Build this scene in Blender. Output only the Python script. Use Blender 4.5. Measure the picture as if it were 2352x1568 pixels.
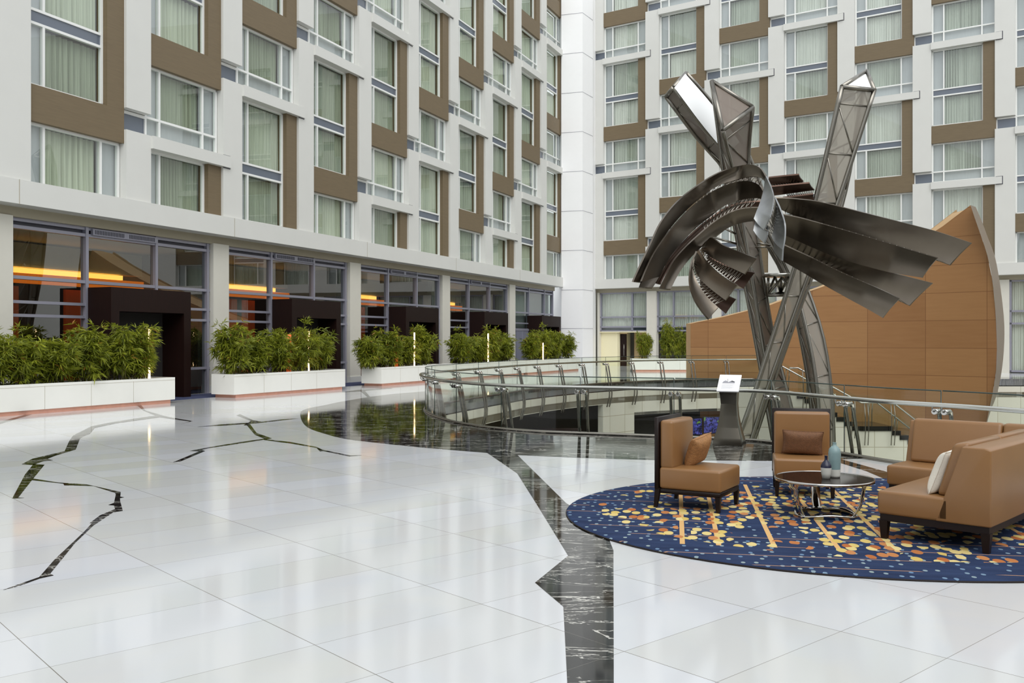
import bpy, bmesh, math, random
from mathutils import Vector, Matrix, noise
from mathutils.geometry import tessellate_polygon
random.seed(7)
for o in list(bpy.data.objects): bpy.data.objects.remove(o)
SC = bpy.context.scene; COL = SC.collection
# ------------------------------------------------------------ camera
F, CX, Y0, H = 2130.0, 1176.0, 780.0, 1.8
cam = bpy.data.cameras.new('camera'); cam.sensor_width = 36.0; cam.lens = 36.0*F/2352.0
cam.shift_y = -(784.0-Y0)/2352.0; cam.clip_end = 400
co = bpy.data.objects.new('camera', cam); co.location = (0, 0, H); co.rotation_euler = (math.radians(90), 0, 0)
COL.objects.link(co); SC.camera = co
# ------------------------------------------------------------ light: overcast sky over the open atrium, soft sun through the cloud
w = bpy.data.worlds.new('sky'); SC.world = w; w.use_nodes = True
bg = w.node_tree.nodes['Background']; bg.inputs[0].default_value = (0.93, 0.965, 1.0, 1); bg.inputs[1].default_value = 1.05
def sun(name, rot, e, ang, c=(1, 1, 1)):
    l = bpy.data.lights.new(name, 'SUN'); l.energy = e; l.angle = math.radians(ang); l.color = c
    o = bpy.data.objects.new(name, l); o.rotation_euler = [math.radians(a) for a in rot]; o.location = (0, 20, 40); COL.objects.link(o)
sun('hazy_sun', (38, 9, 0), 1.75, 60, (1.0, 0.985, 0.96))
SC.view_settings.view_transform = 'Standard'; SC.view_settings.look = 'None'
SC.view_settings.exposure = 0.1; SC.view_settings.gamma = 1.0; SC.view_settings.use_curve_mapping = False
# ------------------------------------------------------------ materials
def S(c): return tuple(((v/255.0)/12.92 if v/255.0 <= .04045 else ((v/255.0+.055)/1.055)**2.4) for v in c)+(1.0,)
MT = {}
def mat(name, c, rough=.6, metal=0.0, spec=.5, emit=None, es=0.0, var=0.0, vscale=3.0, stretch=(1, 1, 1), coat=0.0, bump=0.0, bscale=60.0):
    m = bpy.data.materials.new(name); m.use_nodes = True; nt = m.node_tree; b = nt.nodes['Principled BSDF']
    b.inputs['Base Color'].default_value = S(c); b.inputs['Roughness'].default_value = rough
    b.inputs['Metallic'].default_value = metal; b.inputs['Specular IOR Level'].default_value = spec
    b.inputs['Coat Weight'].default_value = coat; b.inputs['Coat Roughness'].default_value = .05
    if emit: b.inputs['Emission Color'].default_value = S(emit); b.inputs['Emission Strength'].default_value = es
    tc = nt.nodes.new('ShaderNodeTexCoord'); mp = nt.nodes.new('ShaderNodeMapping'); mp.inputs['Scale'].default_value = stretch
    nt.links.new(tc.outputs['Object'], mp.inputs[0])
    if var:
        n = nt.nodes.new('ShaderNodeTexNoise'); n.inputs['Scale'].default_value = vscale; n.inputs['Detail'].default_value = 4
        nt.links.new(mp.outputs[0], n.inputs['Vector'])
        r = nt.nodes.new('ShaderNodeMix'); r.data_type = 'RGBA'
        r.inputs[6].default_value = S([max(0, v*(1-var)) for v in c]); r.inputs[7].default_value = S([min(255, v*(1+var)) for v in c])
        nt.links.new(n.outputs['Fac'], r.inputs[0]); nt.links.new(r.outputs[2], b.inputs['Base Color'])
    if bump:
        n2 = nt.nodes.new('ShaderNodeTexNoise'); n2.inputs['Scale'].default_value = bscale; nt.links.new(mp.outputs[0], n2.inputs['Vector'])
        bp = nt.nodes.new('ShaderNodeBump'); bp.inputs['Strength'].default_value = bump; bp.inputs['Distance'].default_value = .01
        nt.links.new(n2.outputs['Fac'], bp.inputs['Height']); nt.links.new(bp.outputs[0], b.inputs['Normal'])
    MT[name] = m; return m
def glass(name, tint, refl=1.0, rough=.0, ior=1.5, opac=0.0, oc=(120, 125, 120)):
    m = bpy.data.materials.new(name); m.use_nodes = True; nt = m.node_tree; nt.nodes.clear()
    out = nt.nodes.new('ShaderNodeOutputMaterial'); tr = nt.nodes.new('ShaderNodeBsdfTransparent'); gl = nt.nodes.new('ShaderNodeBsdfGlossy')
    tr.inputs[0].default_value = S(tint); gl.inputs['Roughness'].default_value = rough; gl.inputs[0].default_value = (refl, refl, refl, 1)
    f0 = ((ior-1)/(ior+1))**2*1.7; lw = nt.nodes.new('ShaderNodeLayerWeight'); lw.inputs[0].default_value = .5   # both faces of a thin pane
    pw = nt.nodes.new('ShaderNodeMath'); pw.operation = 'POWER'; pw.inputs[1].default_value = 5; nt.links.new(lw.outputs['Facing'], pw.inputs[0])
    ma = nt.nodes.new('ShaderNodeMath'); ma.operation = 'MULTIPLY_ADD'; ma.inputs[1].default_value = 1-f0; ma.inputs[2].default_value = f0; nt.links.new(pw.outputs[0], ma.inputs[0])
    mx = nt.nodes.new('ShaderNodeMixShader'); nt.links.new(ma.outputs[0], mx.inputs[0])
    if opac:
        df = nt.nodes.new('ShaderNodeBsdfPrincipled'); df.inputs['Base Color'].default_value = S(oc); df.inputs['Metallic'].default_value = .25; df.inputs['Roughness'].default_value = .45
        m2 = nt.nodes.new('ShaderNodeMixShader'); m2.inputs[0].default_value = opac
        nt.links.new(tr.outputs[0], m2.inputs[1]); nt.links.new(df.outputs[0], m2.inputs[2]); nt.links.new(m2.outputs[0], mx.inputs[1])
    else: nt.links.new(tr.outputs[0], mx.inputs[1])
    nt.links.new(gl.outputs[0], mx.inputs[2]); nt.links.new(mx.outputs[0], out.inputs[0]); MT[name] = m; return m
mat('white_panel', (214, 214, 209), .55, var=.015, vscale=1.2)
mat('bright_white', (252, 252, 252), .6, var=.01)
mat('column_cream', (216, 213, 202), .6, var=.02)
mat('taupe', (113, 98, 74), .6, var=.07, vscale=2.0, stretch=(1, 1, 12))
mat('header', (166, 158, 138), .6, var=.02)
mat('frame_white', (236, 237, 234), .4)
mat('frame_grey', (160, 160, 174), .4, metal=.4)
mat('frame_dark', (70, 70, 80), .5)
mat('curtain_left', (186, 190, 172), .8, var=.2, vscale=2.0, stretch=(12, 12, .25))  # vertical colour streaks in the curtains paint in extra fold shading
mat('curtain_left_dark', (150, 156, 138), .8, var=.24, vscale=2.0, stretch=(12, 12, .25))  # darker cloth tone, picked at random per window
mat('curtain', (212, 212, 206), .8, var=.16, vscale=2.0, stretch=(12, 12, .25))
mat('curtain_dark', (178, 182, 172), .8, var=.22, vscale=2.0, stretch=(12, 12, .25))
mat('blind', (190, 190, 196), .8, var=.04, vscale=2.0, stretch=(5, 5, .6))
mat('spandrel', (104, 112, 124), .15, spec=.6)
mat('room_back', (120, 118, 105), .9)
glass('window_glass', (244, 250, 246), .95, ior=1.7)
glass('store_glass', (196, 208, 200), .95, ior=1.9)
glass('rail_glass', (240, 246, 240), .9, ior=1.3)
mat('glass_edge', (40, 58, 52), .2)
mat('dark_wood', (27, 10, 6), .55, spec=.25, var=.25, vscale=4, stretch=(6, 6, .5))
mat('orange_wood', (160, 66, 18), .5, var=.12, vscale=3, stretch=(8, 8, .6), emit=(200, 78, 16), es=.12)  # faint glow of its own stands in for warm light on the wood
mat('cove_board', (210, 110, 30), .5, emit=(235, 110, 10), es=.75)  # board is no lamp; its emission stands in for cove light falling on it
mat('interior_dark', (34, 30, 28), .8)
mat('interior_ceiling', (196, 196, 172), .9)
mat('cove', (255, 190, 90), .5, emit=(255, 186, 84), es=2.4)
mat('planter_white', (240, 239, 232), .5, var=.012)
mat('copper_toe', (226, 168, 146), .45, metal=.2, var=.08, vscale=6)
mat('soil', (40, 28, 18), .95)
mat('rod_glow', (255, 235, 200), .5, emit=(255, 214, 160), es=7.0)
mat('rod_amber', (200, 100, 50), .5, emit=(210, 90, 40), es=.5)
mat('culm', (96, 92, 40), .6)
mat('steel', (196, 196, 190), .2, metal=1.0)
mat('steel_tube', (142, 138, 130), .27, metal=1.0)
mat('ribbon_steel', (114, 106, 96), .28, metal=1.0, var=.12, vscale=1.0, stretch=(1, 1, 1), bump=.02, bscale=200)
mat('ribbon_light', (150, 152, 152), .4, metal=1.0, var=.08)
mat('ribbon_brown', (90, 72, 64), .35, metal=1.0, var=.08)
mat('cap_white', (246, 248, 248), .45)
mat('chrome', (190, 188, 184), .06, metal=1.0)
glass('mesh_panel', (235, 235, 230), .6, rough=.25, ior=1.5, opac=.5, oc=(186, 178, 166))
glass('mesh_dense', (235, 235, 230), .5, rough=.3, ior=1.45, opac=.72, oc=(120, 106, 94))
mat('leather', (136, 99, 61), .32, var=.05, vscale=3, bump=.04, bscale=140)
mat('espresso', (24, 13, 10), .4, spec=.3, var=.2, vscale=4, stretch=(1, 1, 6))
mat('cushion_brown', (104, 70, 44), .75, bump=.5, bscale=90, var=.2, vscale=45, stretch=(1, .5, 1))
mat('cushion_tan', (150, 108, 66), .7, bump=.5, bscale=90, var=.22, vscale=40, stretch=(1, .5, 1))
mat('cushion_white', (226, 220, 206), .8, var=.05, bump=.2)
mat('table_glass', (20, 12, 11), .05, spec=.22)
mat('vase_navy', (22, 26, 52), .25); mat('vase_white', (196, 196, 190), .5, var=.04); mat('vase_teal', (122, 146, 148), .3, var=.05)
mat('sign_steel', (92, 88, 80), .26, metal=1.0)
mat('sign_white', (246, 246, 248), .5); mat('ink_grey', (150, 150, 156), .7); mat('ink_dark', (60, 60, 64), .7)
mat('black_stone', (20, 20, 20), .12)
mat('lower_floor', (150, 148, 136), .3)
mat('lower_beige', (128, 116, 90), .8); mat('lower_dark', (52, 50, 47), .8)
mat('cream_wall', (240, 232, 196), .7); mat('tan_wall', (222, 196, 150), .7)
mat('carpet_blue', (44, 50, 78), .95, var=.5, vscale=9)
mat('atrium_wall', (150, 148, 140), .7)
mat('door_grey', (120, 122, 136), .5)
mat('lamp_warm', (250, 190, 110), .6, emit=(255, 170, 80), es=1.2)
def nodes(name):
    m = bpy.data.materials.new(name); m.use_nodes = True; MT[name] = m
    nt = m.node_tree; return m, nt, nt.nodes['Principled BSDF']
class NB:
    def __init__(s, nt): s.nt = nt
    def math(s, op, a, b=None, c=None):
        n = s.nt.nodes.new('ShaderNodeMath'); n.operation = op
        for i, v in enumerate((a, b, c)):
            if v is None: continue
            if isinstance(v, (int, float)): n.inputs[i].default_value = v
            else: s.nt.links.new(v, n.inputs[i])
        return n.outputs[0]
    def mix(s, f, a, b):
        n = s.nt.nodes.new('ShaderNodeMix'); n.data_type = 'RGBA'
        for i, v in ((0, f), (6, a), (7, b)):
            if isinstance(v, (int, float)): n.inputs[i].default_value = v
            elif isinstance(v, tuple): n.inputs[i].default_value = v
            else: s.nt.links.new(v, n.inputs[i])
        return n.outputs[2]
    def noise(s, vec, scale, detail=3, dist=0.0, rough=.5):
        n = s.nt.nodes.new('ShaderNodeTexNoise'); n.inputs['Scale'].default_value = scale; n.inputs['Detail'].default_value = detail
        n.inputs['Distortion'].default_value = dist; n.inputs['Roughness'].default_value = rough
        s.nt.links.new(vec, n.inputs['Vector']); return n
    def xyz(s, x, y, z=0.0):
        n = s.nt.nodes.new('ShaderNodeCombineXYZ')
        for i, v in enumerate((x, y, z)):
            if isinstance(v, (int, float)): n.inputs[i].default_value = v
            else: s.nt.links.new(v, n.inputs[i])
        return n.outputs[0]
    def obj(s):
        t = s.nt.nodes.new('ShaderNodeTexCoord'); sp = s.nt.nodes.new('ShaderNodeSeparateXYZ'); s.nt.links.new(t.outputs['Object'], sp.inputs[0])
        return t.outputs['Object'], sp.outputs
    def line(s, u, half):   # 1 inside a thin line at integer u
        fr = s.math('FRACT', u); a = s.math('MINIMUM', fr, s.math('SUBTRACT', 1.0, fr)); return s.math('LESS_THAN', a, half)
AH, BH = math.radians(-41.7), math.radians(48.3)
def marble_white():
    m, nt, b = nodes('marble_white'); k = NB(nt); vec, p = k.obj()
    px = k.math('SUBTRACT', p[0], -.974); py = k.math('SUBTRACT', p[1], 9.096)
    ub = k.math('DIVIDE', k.math('ADD', k.math('MULTIPLY', px, math.sin(BH)), k.math('MULTIPLY', py, math.cos(BH))), 1.276)
    ua = k.math('DIVIDE', k.math('ADD', k.math('MULTIPLY', px, math.sin(AH)), k.math('MULTIPLY', py, math.cos(AH))), .645)
    g = k.math('MAXIMUM', k.line(ub, .0022), k.math('MULTIPLY', k.line(ua, .0038), .75))
    wn = nt.nodes.new('ShaderNodeTexWhiteNoise'); wn.noise_dimensions = '2D'
    nt.links.new(k.xyz(k.math('FLOOR', ub), k.math('FLOOR', ua)), wn.inputs['Vector'])
    base = k.mix(wn.outputs['Value'], S((201, 202, 199)), S((209, 211, 215)))
    n = k.noise(vec, .9, 5, 1.2); streak = k.mix(k.math('MULTIPLY', k.math('SUBTRACT', n.outputs['Fac'], .45), 1.2), base, S((194, 201, 213)))
    col = k.mix(g, streak, S((128, 124, 118)))
    nt.links.new(col, b.inputs['Base Color']); b.inputs['Roughness'].default_value = .085; b.inputs['Specular IOR Level'].default_value = .55
marble_white()
def marble_black():
    m, nt, b = nodes('marble_black'); k = NB(nt); vec, p = k.obj()
    mp = nt.nodes.new('ShaderNodeMapping'); mp.inputs['Rotation'].default_value = (0, 0, math.radians(-14)); mp.inputs['Scale'].default_value = (.55, 2.3, 1); nt.links.new(vec, mp.inputs[0])
    n = k.noise(mp.outputs[0], 1.1, 6, .9, .62); v1 = k.math('LESS_THAN', k.math('ABSOLUTE', k.math('SUBTRACT', n.outputs['Fac'], .5)), .006)
    n2 = k.noise(mp.outputs[0], 2.6, 5, .4, .6); v2 = k.math('LESS_THAN', k.math('ABSOLUTE', k.math('SUBTRACT', n2.outputs['Fac'], .44)), .006)
    msk = k.noise(vec, .8, 2); mk = k.math('GREATER_THAN', msk.outputs['Fac'], .5)
    v = k.math('MAXIMUM', k.math('MULTIPLY', v1, .9), k.math('MULTIPLY', k.math('MULTIPLY', v2, mk), .55))
    cl = k.noise(vec, 2.0, 4); base = k.mix(cl.outputs['Fac'], S((10, 11, 11)), S((32, 32, 31)))
    px = k.math('SUBTRACT', p[0], -.974); py = k.math('SUBTRACT', p[1], 9.096)
    ub = k.math('DIVIDE', k.math('ADD', k.math('MULTIPLY', px, math.sin(BH)), k.math('MULTIPLY', py, math.cos(BH))), 1.276)
    ua = k.math('DIVIDE', k.math('ADD', k.math('MULTIPLY', px, math.sin(AH)), k.math('MULTIPLY', py, math.cos(AH))), .645)
    g = k.math('MULTIPLY', k.math('MAXIMUM', k.line(ub, .0025), k.line(ua, .004)), .35)
    c = k.mix(g, k.mix(v, base, S((196, 194, 186))), S((120, 116, 108)))
    nt.links.new(c, b.inputs['Base Color']); b.inputs['Roughness'].default_value = .05; b.inputs['Specular IOR Level'].default_value = .3
marble_black()
def rug_mat():
    m, nt, b = nodes('rug_wool'); k = NB(nt); vec, p = k.obj()
    n0 = k.noise(k.xyz(k.math('MULTIPLY', p[0], 1.2), k.math('MULTIPLY', p[1], 5.0)), 1.6, 4); base = k.mix(n0.outputs['Fac'], S((22, 30, 54)), S((56, 72, 106)))
    # small pale dots
    def vor(sx, sy, rnd, rad):
        q = k.xyz(k.math('MULTIPLY', p[0], sx), k.math('MULTIPLY', p[1], sy))
        v = nt.nodes.new('ShaderNodeTexVoronoi'); v.voronoi_dimensions = '2D'; v.inputs['Scale'].default_value = 1; v.inputs['Randomness'].default_value = rnd
        nt.links.new(q, v.inputs['Vector']); return v, k.math('LESS_THAN', v.outputs['Distance'], rad)
    v1, d1 = vor(9.5, 6.5, .9, .17)
    sp = nt.nodes.new('ShaderNodeSeparateColor'); nt.links.new(v1.outputs['Color'], sp.inputs[0])
    d1 = k.math('MULTIPLY', d1, k.math('GREATER_THAN', sp.outputs[0], .35))
    c = k.mix(d1, base, k.mix(sp.outputs[1], S((96, 126, 160)), S((150, 164, 160))))
    # fine stripes, both ways
    fy = k.line(k.math('MULTIPLY', p[1], 2.9), .02)
    mk = k.noise(k.xyz(k.math('MULTIPLY', p[0], .5), k.math('MULTIPLY', p[1], 2.0)), 1.3, 1); fy = k.math('MULTIPLY', fy, k.math('GREATER_THAN', mk.outputs['Fac'], .47))
    c = k.mix(k.math('MULTIPLY', fy, .8), c, S((196, 150, 112)))
    inr = k.math('LESS_THAN', k.math('ABSOLUTE', p[1]), 1.75)
    for xs in (-1.86, -1.55, -1.08, -.55, -.08, 1.2, 2.1):
        st = k.math('MULTIPLY', k.math('LESS_THAN', k.math('ABSOLUTE', k.math('SUBTRACT', p[0], xs)), .022), inr); c = k.mix(st, c, S((206, 166, 112)))
    # pebbles, gathered in drifts
    v2, d2 = vor(9.0, 5.0, 1.0, .40)
    clus = k.noise(k.xyz(k.math('MULTIPLY', p[0], .9), k.math('MULTIPLY', p[1], 1.3), 3.3), 1.0, 2)
    s2 = nt.nodes.new('ShaderNodeSeparateColor'); nt.links.new(v2.outputs['Color'], s2.inputs[0])
    r2 = k.math('ADD', k.math('MULTIPLY', p[0], k.math('MULTIPLY', p[0], .105)), k.math('MULTIPLY', p[1], k.math('MULTIPLY', p[1], .19)))
    d2 = k.math('MULTIPLY', k.math('MULTIPLY', d2, k.math('GREATER_THAN', clus.outputs['Fac'], k.math('ADD', .36, k.math('MULTIPLY', s2.outputs[2], .24)))), k.math('LESS_THAN', r2, .8))
    pc = k.mix(k.math('GREATER_THAN', s2.outputs[0], .62), k.mix(s2.outputs[1], S((198, 172, 94)), S((214, 196, 140))), k.mix(s2.outputs[1], S((168, 98, 54)), S((188, 132, 84))))
    c = k.mix(d2, c, pc)
    nt.links.new(c, b.inputs['Base Color']); b.inputs['Roughness'].default_value = .95; b.inputs['Specular IOR Level'].default_value = .1
    bn = k.noise(vec, 220, 2); bp = nt.nodes.new('ShaderNodeBump'); bp.inputs['Strength'].default_value = .5; bp.inputs['Distance'].default_value = .004
    nt.links.new(bn.outputs['Fac'], bp.inputs['Height']); nt.links.new(bp.outputs[0], b.inputs['Normal'])
rug_mat()
def tile_mat(name, c1, c2, joint, tw, th, rough, axis='h', jw=.012, metal=0.0, vary=1.0, streak=0.0):
    """panels tw x th on a vertical surface; horizontal coordinate along the wall from UV.x, height from UV.y (metres)"""
    m, nt, b = nodes(name); k = NB(nt)
    uv = nt.nodes.new('ShaderNodeUVMap'); sp = nt.nodes.new('ShaderNodeSeparateXYZ'); nt.links.new(uv.outputs[0], sp.inputs[0])
    u = k.math('DIVIDE', sp.outputs[0], tw); v = k.math('DIVIDE', sp.outputs[1], th)
    wn = nt.nodes.new('ShaderNodeTexWhiteNoise'); wn.noise_dimensions = '2D'; nt.links.new(k.xyz(k.math('FLOOR', u), k.math('FLOOR', v)), wn.inputs['Vector'])
    fac = k.math('MULTIPLY', wn.outputs['Value'], vary)
    n = k.noise(k.xyz(k.math('MULTIPLY', sp.outputs[0], .5), k.math('MULTIPLY', sp.outputs[1], 4.0 if streak else .5)), 2.0, 4)
    fac = k.math('ADD', k.math('MULTIPLY', fac, .55), k.math('MULTIPLY', n.outputs['Fac'], .45))
    g = k.math('MAXIMUM', k.line(u, jw/tw), k.line(v, jw/th))
    nt.links.new(k.mix(g, k.mix(fac, S(c1), S(c2)), S(joint)), b.inputs['Base Color']); b.inputs['Roughness'].default_value = rough; b.inputs['Metallic'].default_value = metal
tile_mat('stone_tile', (208, 204, 188), (226, 224, 214), (176, 168, 148), 1.05, .72, .4)
tile_mat('bronze_panel', (148, 103, 64), (180, 136, 90), (136, 94, 60), 2.3, 1.15, .4, metal=.2, streak=1.0)
def leaf_mat():
    m, nt, b = nodes('bamboo_leaf'); k = NB(nt)
    at = nt.nodes.new('ShaderNodeAttribute'); at.attribute_name = 'leafrand'
    c = k.mix(at.outputs['Fac'], S((60, 80, 12)), S((184, 190, 62)))
    hi = k.math('GREATER_THAN', at.outputs['Fac'], .93); c = k.mix(hi, c, S((168, 122, 52)))
    nt.links.new(c, b.inputs['Base Color']); b.inputs['Roughness'].default_value = .45
    out = nt.nodes['Material Output']; t = nt.nodes.new('ShaderNodeBsdfTranslucent'); nt.links.new(c, t.inputs[0])
    mx = nt.nodes.new('ShaderNodeMixShader'); mx.inputs[0].default_value = .35
    nt.links.new(b.outputs[0], mx.inputs[1]); nt.links.new(t.outputs[0], mx.inputs[2]); nt.links.new(mx.outputs[0], out.inputs[0])
leaf_mat()
def screen_mat():
    m, nt, b = nodes('screen_picture'); k = NB(nt); vec, p = k.obj()
    n = k.noise(vec, 7.0, 4, 1.0, .7); f = k.math('MULTIPLY', k.math('SUBTRACT', n.outputs['Fac'], .42), 4.5); f.node.use_clamp = True; c = k.mix(f, S((10, 11, 34)), S((96, 98, 200)))
    n2 = k.noise(vec, 2.2, 1); c = k.mix(k.math('GREATER_THAN', n2.outputs['Fac'], .6), c, S((110, 150, 70)))
    b.inputs['Base Color'].default_value = (0, 0, 0, 1); nt.links.new(c, b.inputs['Emission Color']); b.inputs['Emission Strength'].default_value = .7
screen_mat()
# ------------------------------------------------------------ mesh helpers
class MB:
    def __init__(s): s.v = []; s.f = []; s.sm = []; s.uv = None
    def add(s, vs, fs, smooth=False):
        o = len(s.v); s.v += [tuple(v) for v in vs]
        for f in fs: s.f.append(tuple(i+o for i in f)); s.sm.append(smooth)
    def hexa(s, p):   # 8 corners: bottom 4 then top 4
        s.add(p, [(0, 3, 2, 1), (4, 5, 6, 7), (0, 1, 5, 4), (1, 2, 6, 5), (2, 3, 7, 6), (3, 0, 4, 7)])
    def box(s, x0, x1, y0, y1, z0, z1, M=None):
        p = [Vector(q) for q in ((x0, y0, z0), (x1, y0, z0), (x1, y1, z0), (x0, y1, z0), (x0, y0, z1), (x1, y0, z1), (x1, y1, z1), (x0, y1, z1))]
        s.hexa([M @ q for q in p] if M else p)
    def tube(s, pts, r, n=8, closed=False, cap=True):
        P = [Vector(p) for p in pts]; N = len(P)
        if N < 2: return
        ts = []
        for i in range(N):
            a = P[(i-1) % N] if (closed or i > 0) else P[i]; b = P[(i+1) % N] if (closed or i < N-1) else P[i]
            t = (b-a); ts.append(t.normalized() if t.length > 1e-9 else Vector((0, 0, 1)))
        up = Vector((0, 0, 1)) if abs(ts[0].z) < .9 else Vector((1, 0, 0)); x = ts[0].cross(up).normalized(); vs = []
        for i in range(N):
            x = (x-ts[i]*x.dot(ts[i])).normalized(); y = ts[i].cross(x); rr = r[i] if isinstance(r, (list, tuple)) else r
            for k in range(n):
                a = 2*math.pi*k/n; vs.append(P[i]+(x*math.cos(a)+y*math.sin(a))*rr)
        fs = []
        for i in range(N if closed else N-1):
            j = (i+1) % N
            for k in range(n): fs.append((i*n+k, i*n+(k+1) % n, j*n+(k+1) % n, j*n+k))
        o = len(s.v); s.add(vs, fs, True)
        if cap and not closed:
            s.f.append(tuple(o+k for k in reversed(range(n)))); s.sm.append(False); s.f.append(tuple(o+(N-1)*n+k for k in range(n))); s.sm.append(False)
    def lathe(s, prof, n=32, c=(0, 0, 0)):
        vs = []; fs = []
        for r, z in prof:
            for k in range(n): a = 2*math.pi*k/n; vs.append((c[0]+r*math.cos(a), c[1]+r*math.sin(a), c[2]+z))
        for i in range(len(prof)-1):
            for k in range(n): fs.append((i*n+k, i*n+(k+1) % n, (i+1)*n+(k+1) % n, (i+1)*n+k))
        s.add(vs, fs, True)
    def slab(s, poly, z0, z1, holes=()):   # flat polygon with thickness (side walls too)
        loops = [poly]+list(holes); flat = [p for l in loops for p in l]
        tris = tessellate_polygon([[Vector((p[0], p[1], 0)) for p in l] for l in loops]); n = len(flat)
        vs = [(p[0], p[1], z1) for p in flat]+[(p[0], p[1], z0) for p in flat]; fs = []
        for t in tris:
            a, b, c = [Vector((flat[i][0], flat[i][1], 0)) for i in t]
            if (b-a).cross(c-a).z < 0: t = tuple(reversed(t))
            fs.append(tuple(t)); fs.append(tuple(i+n for i in reversed(t)))
        o = 0
        for l in loops:
            m = len(l)
            for i in range(m): j = (i+1) % m; fs.append((o+i, o+j, o+j+n, o+i+n))
            o += m
        s.add(vs, fs)
    def build(s, name, m, parent=None, bevel=0.0, seg=2, smooth=False):
        me = bpy.data.meshes.new(name); me.from_pydata(s.v, [], s.f); me.update()
        if bevel:
            bm = bmesh.new(); bm.from_mesh(me); bmesh.ops.recalc_face_normals(bm, faces=bm.faces)
            bmesh.ops.bevel(bm, geom=list(bm.edges), offset=bevel, segments=seg, profile=.5, affect='EDGES', clamp_overlap=True); bm.to_mesh(me); bm.free()
            for p in me.polygons: p.use_smooth = True
            try: me.set_sharp_from_angle(angle=math.radians(50))
            except Exception: pass
        else:
            for p, sm in zip(me.polygons, s.sm): p.use_smooth = sm or smooth
        if m: me.materials.append(MT[m] if isinstance(m, str) else m)
        o = bpy.data.objects.new(name, me); COL.objects.link(o)
        if parent: o.parent = parent
        return o
def empty(name, loc=(0, 0, 0), rz=0.0):
    o = bpy.data.objects.new(name, None); o.location = loc; o.rotation_euler = (0, 0, rz); o.empty_display_size = .2; COL.objects.link(o); return o
def tag(o, label=None, cat=None, group=None, kind=None):
    if label: o['label'] = label
    if cat: o['category'] = cat
    if group: o['group'] = group
    if kind: o['kind'] = kind
    return o
def struct(o): o['kind'] = 'structure'; return o
def copy_tree(o, parent=None):
    c = o.copy(); COL.objects.link(c)
    if parent: c.parent = parent
    for ch in list(o.children): copy_tree(ch, c)
    return c
def P3(x, y, Z): return Vector(((x-CX)/F*Z, Z, H+(Y0-y)/F*Z))
def FL(x, y, z=0.0): Y = (H-z)*F/(y-Y0); return ((x-CX)/F*Y, Y)
def catmull(P, n, closed=False):
    P = [Vector(p) for p in P]; out = []; N = len(P); segs = N if closed else N-1
    for i in range(segs):
        p0 = P[(i-1) % N] if (closed or i > 0) else P[0]*2-P[1]; p1 = P[i]; p2 = P[(i+1) % N]
        p3 = P[(i+2) % N] if (closed or i < N-2) else P[-1]*2-P[-2]
        for k in range(n):
            t = k/n; out.append(.5*((2*p1)+(-p0+p2)*t+(2*p0-5*p1+4*p2-p3)*t*t+(-p0+3*p1-3*p2+p3)*t**3))
    if not closed: out.append(P[-1])
    return out
def resample(P, n):
    P = [Vector(p) for p in P]; L = [0]
    for i in range(1, len(P)): L.append(L[-1]+(P[i]-P[i-1]).length)
    out = []; j = 0
    for k in range(n):
        d = L[-1]*k/(n-1)
        while j < len(L)-2 and L[j+1] < d: j += 1
        t = (d-L[j])/max(1e-9, L[j+1]-L[j]); out.append(P[j].lerp(P[j+1], min(1, max(0, t))))
    return out
# ------------------------------------------------------------ the two facades: frames (origin, along, outward normal)
class Fac:
    def __init__(s, O, tanh, sign):
        c = 1/math.hypot(1, tanh); s.O = Vector((O[0], O[1])); s.u = Vector((tanh*c, c*sign)); s.n = Vector((s.u.y, -s.u.x))
    def p(s, a, n, z): q = s.O+s.u*a+s.n*n; return Vector((q.x, q.y, z))
    def bx(s, mb, a0, a1, n0, n1, z0, z1):
        mb.hexa([s.p(a0, n1, z0), s.p(a1, n1, z0), s.p(a1, n0, z0), s.p(a0, n0, z0), s.p(a0, n1, z1), s.p(a1, n1, z1), s.p(a1, n0, z1), s.p(a0, n0, z1)])
    def a_at(s, x, n=0.0):
        d = Vector(((x-CX)/F, 1.0)); o = s.O+s.n*n; det = -d.x*s.u.y+d.y*s.u.x
        t = (-o.x*s.u.y+o.y*s.u.x)/det; q = d*t-o; return q.dot(s.u)
LF = Fac((-23.0, 0), (2085-CX)/F, 1); RF = Fac((9.149, 61.65), 1.491, -1)
BAY, VP = 4.2, 7.82
WN = [0]
def curtain_mesh(fc, a0, a1, n, z0, z1):
    mb = MB(); k = max(8, int((a1-a0)/.022)); ph = random.random()*9; vs = []; fs = []
    f1 = 15+random.random()*8
    gap = random.random() < .25; gc = a0+(a1-a0)*random.uniform(.3, .7)
    for i in range(k+1):
        a = a0+(a1-a0)*i/k; d = .075*math.sin(a*f1*2.2+ph+1.6*math.sin(a*3.1+ph))*(.55+.45*math.sin(a*2.3+ph*2))+.03*math.sin(a*53+ph+2*math.sin(a*5))
        if gap: d -= .12*math.exp(-((a-gc)/.12)**2)
        vs += [fc.p(a, n+d, z0), fc.p(a, n+d*.6, z1)]
    for i in range(k): fs.append((2*i, 2*i+2, 2*i+3, 2*i+1))
    mb.add(vs, fs, True); return mb
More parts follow.
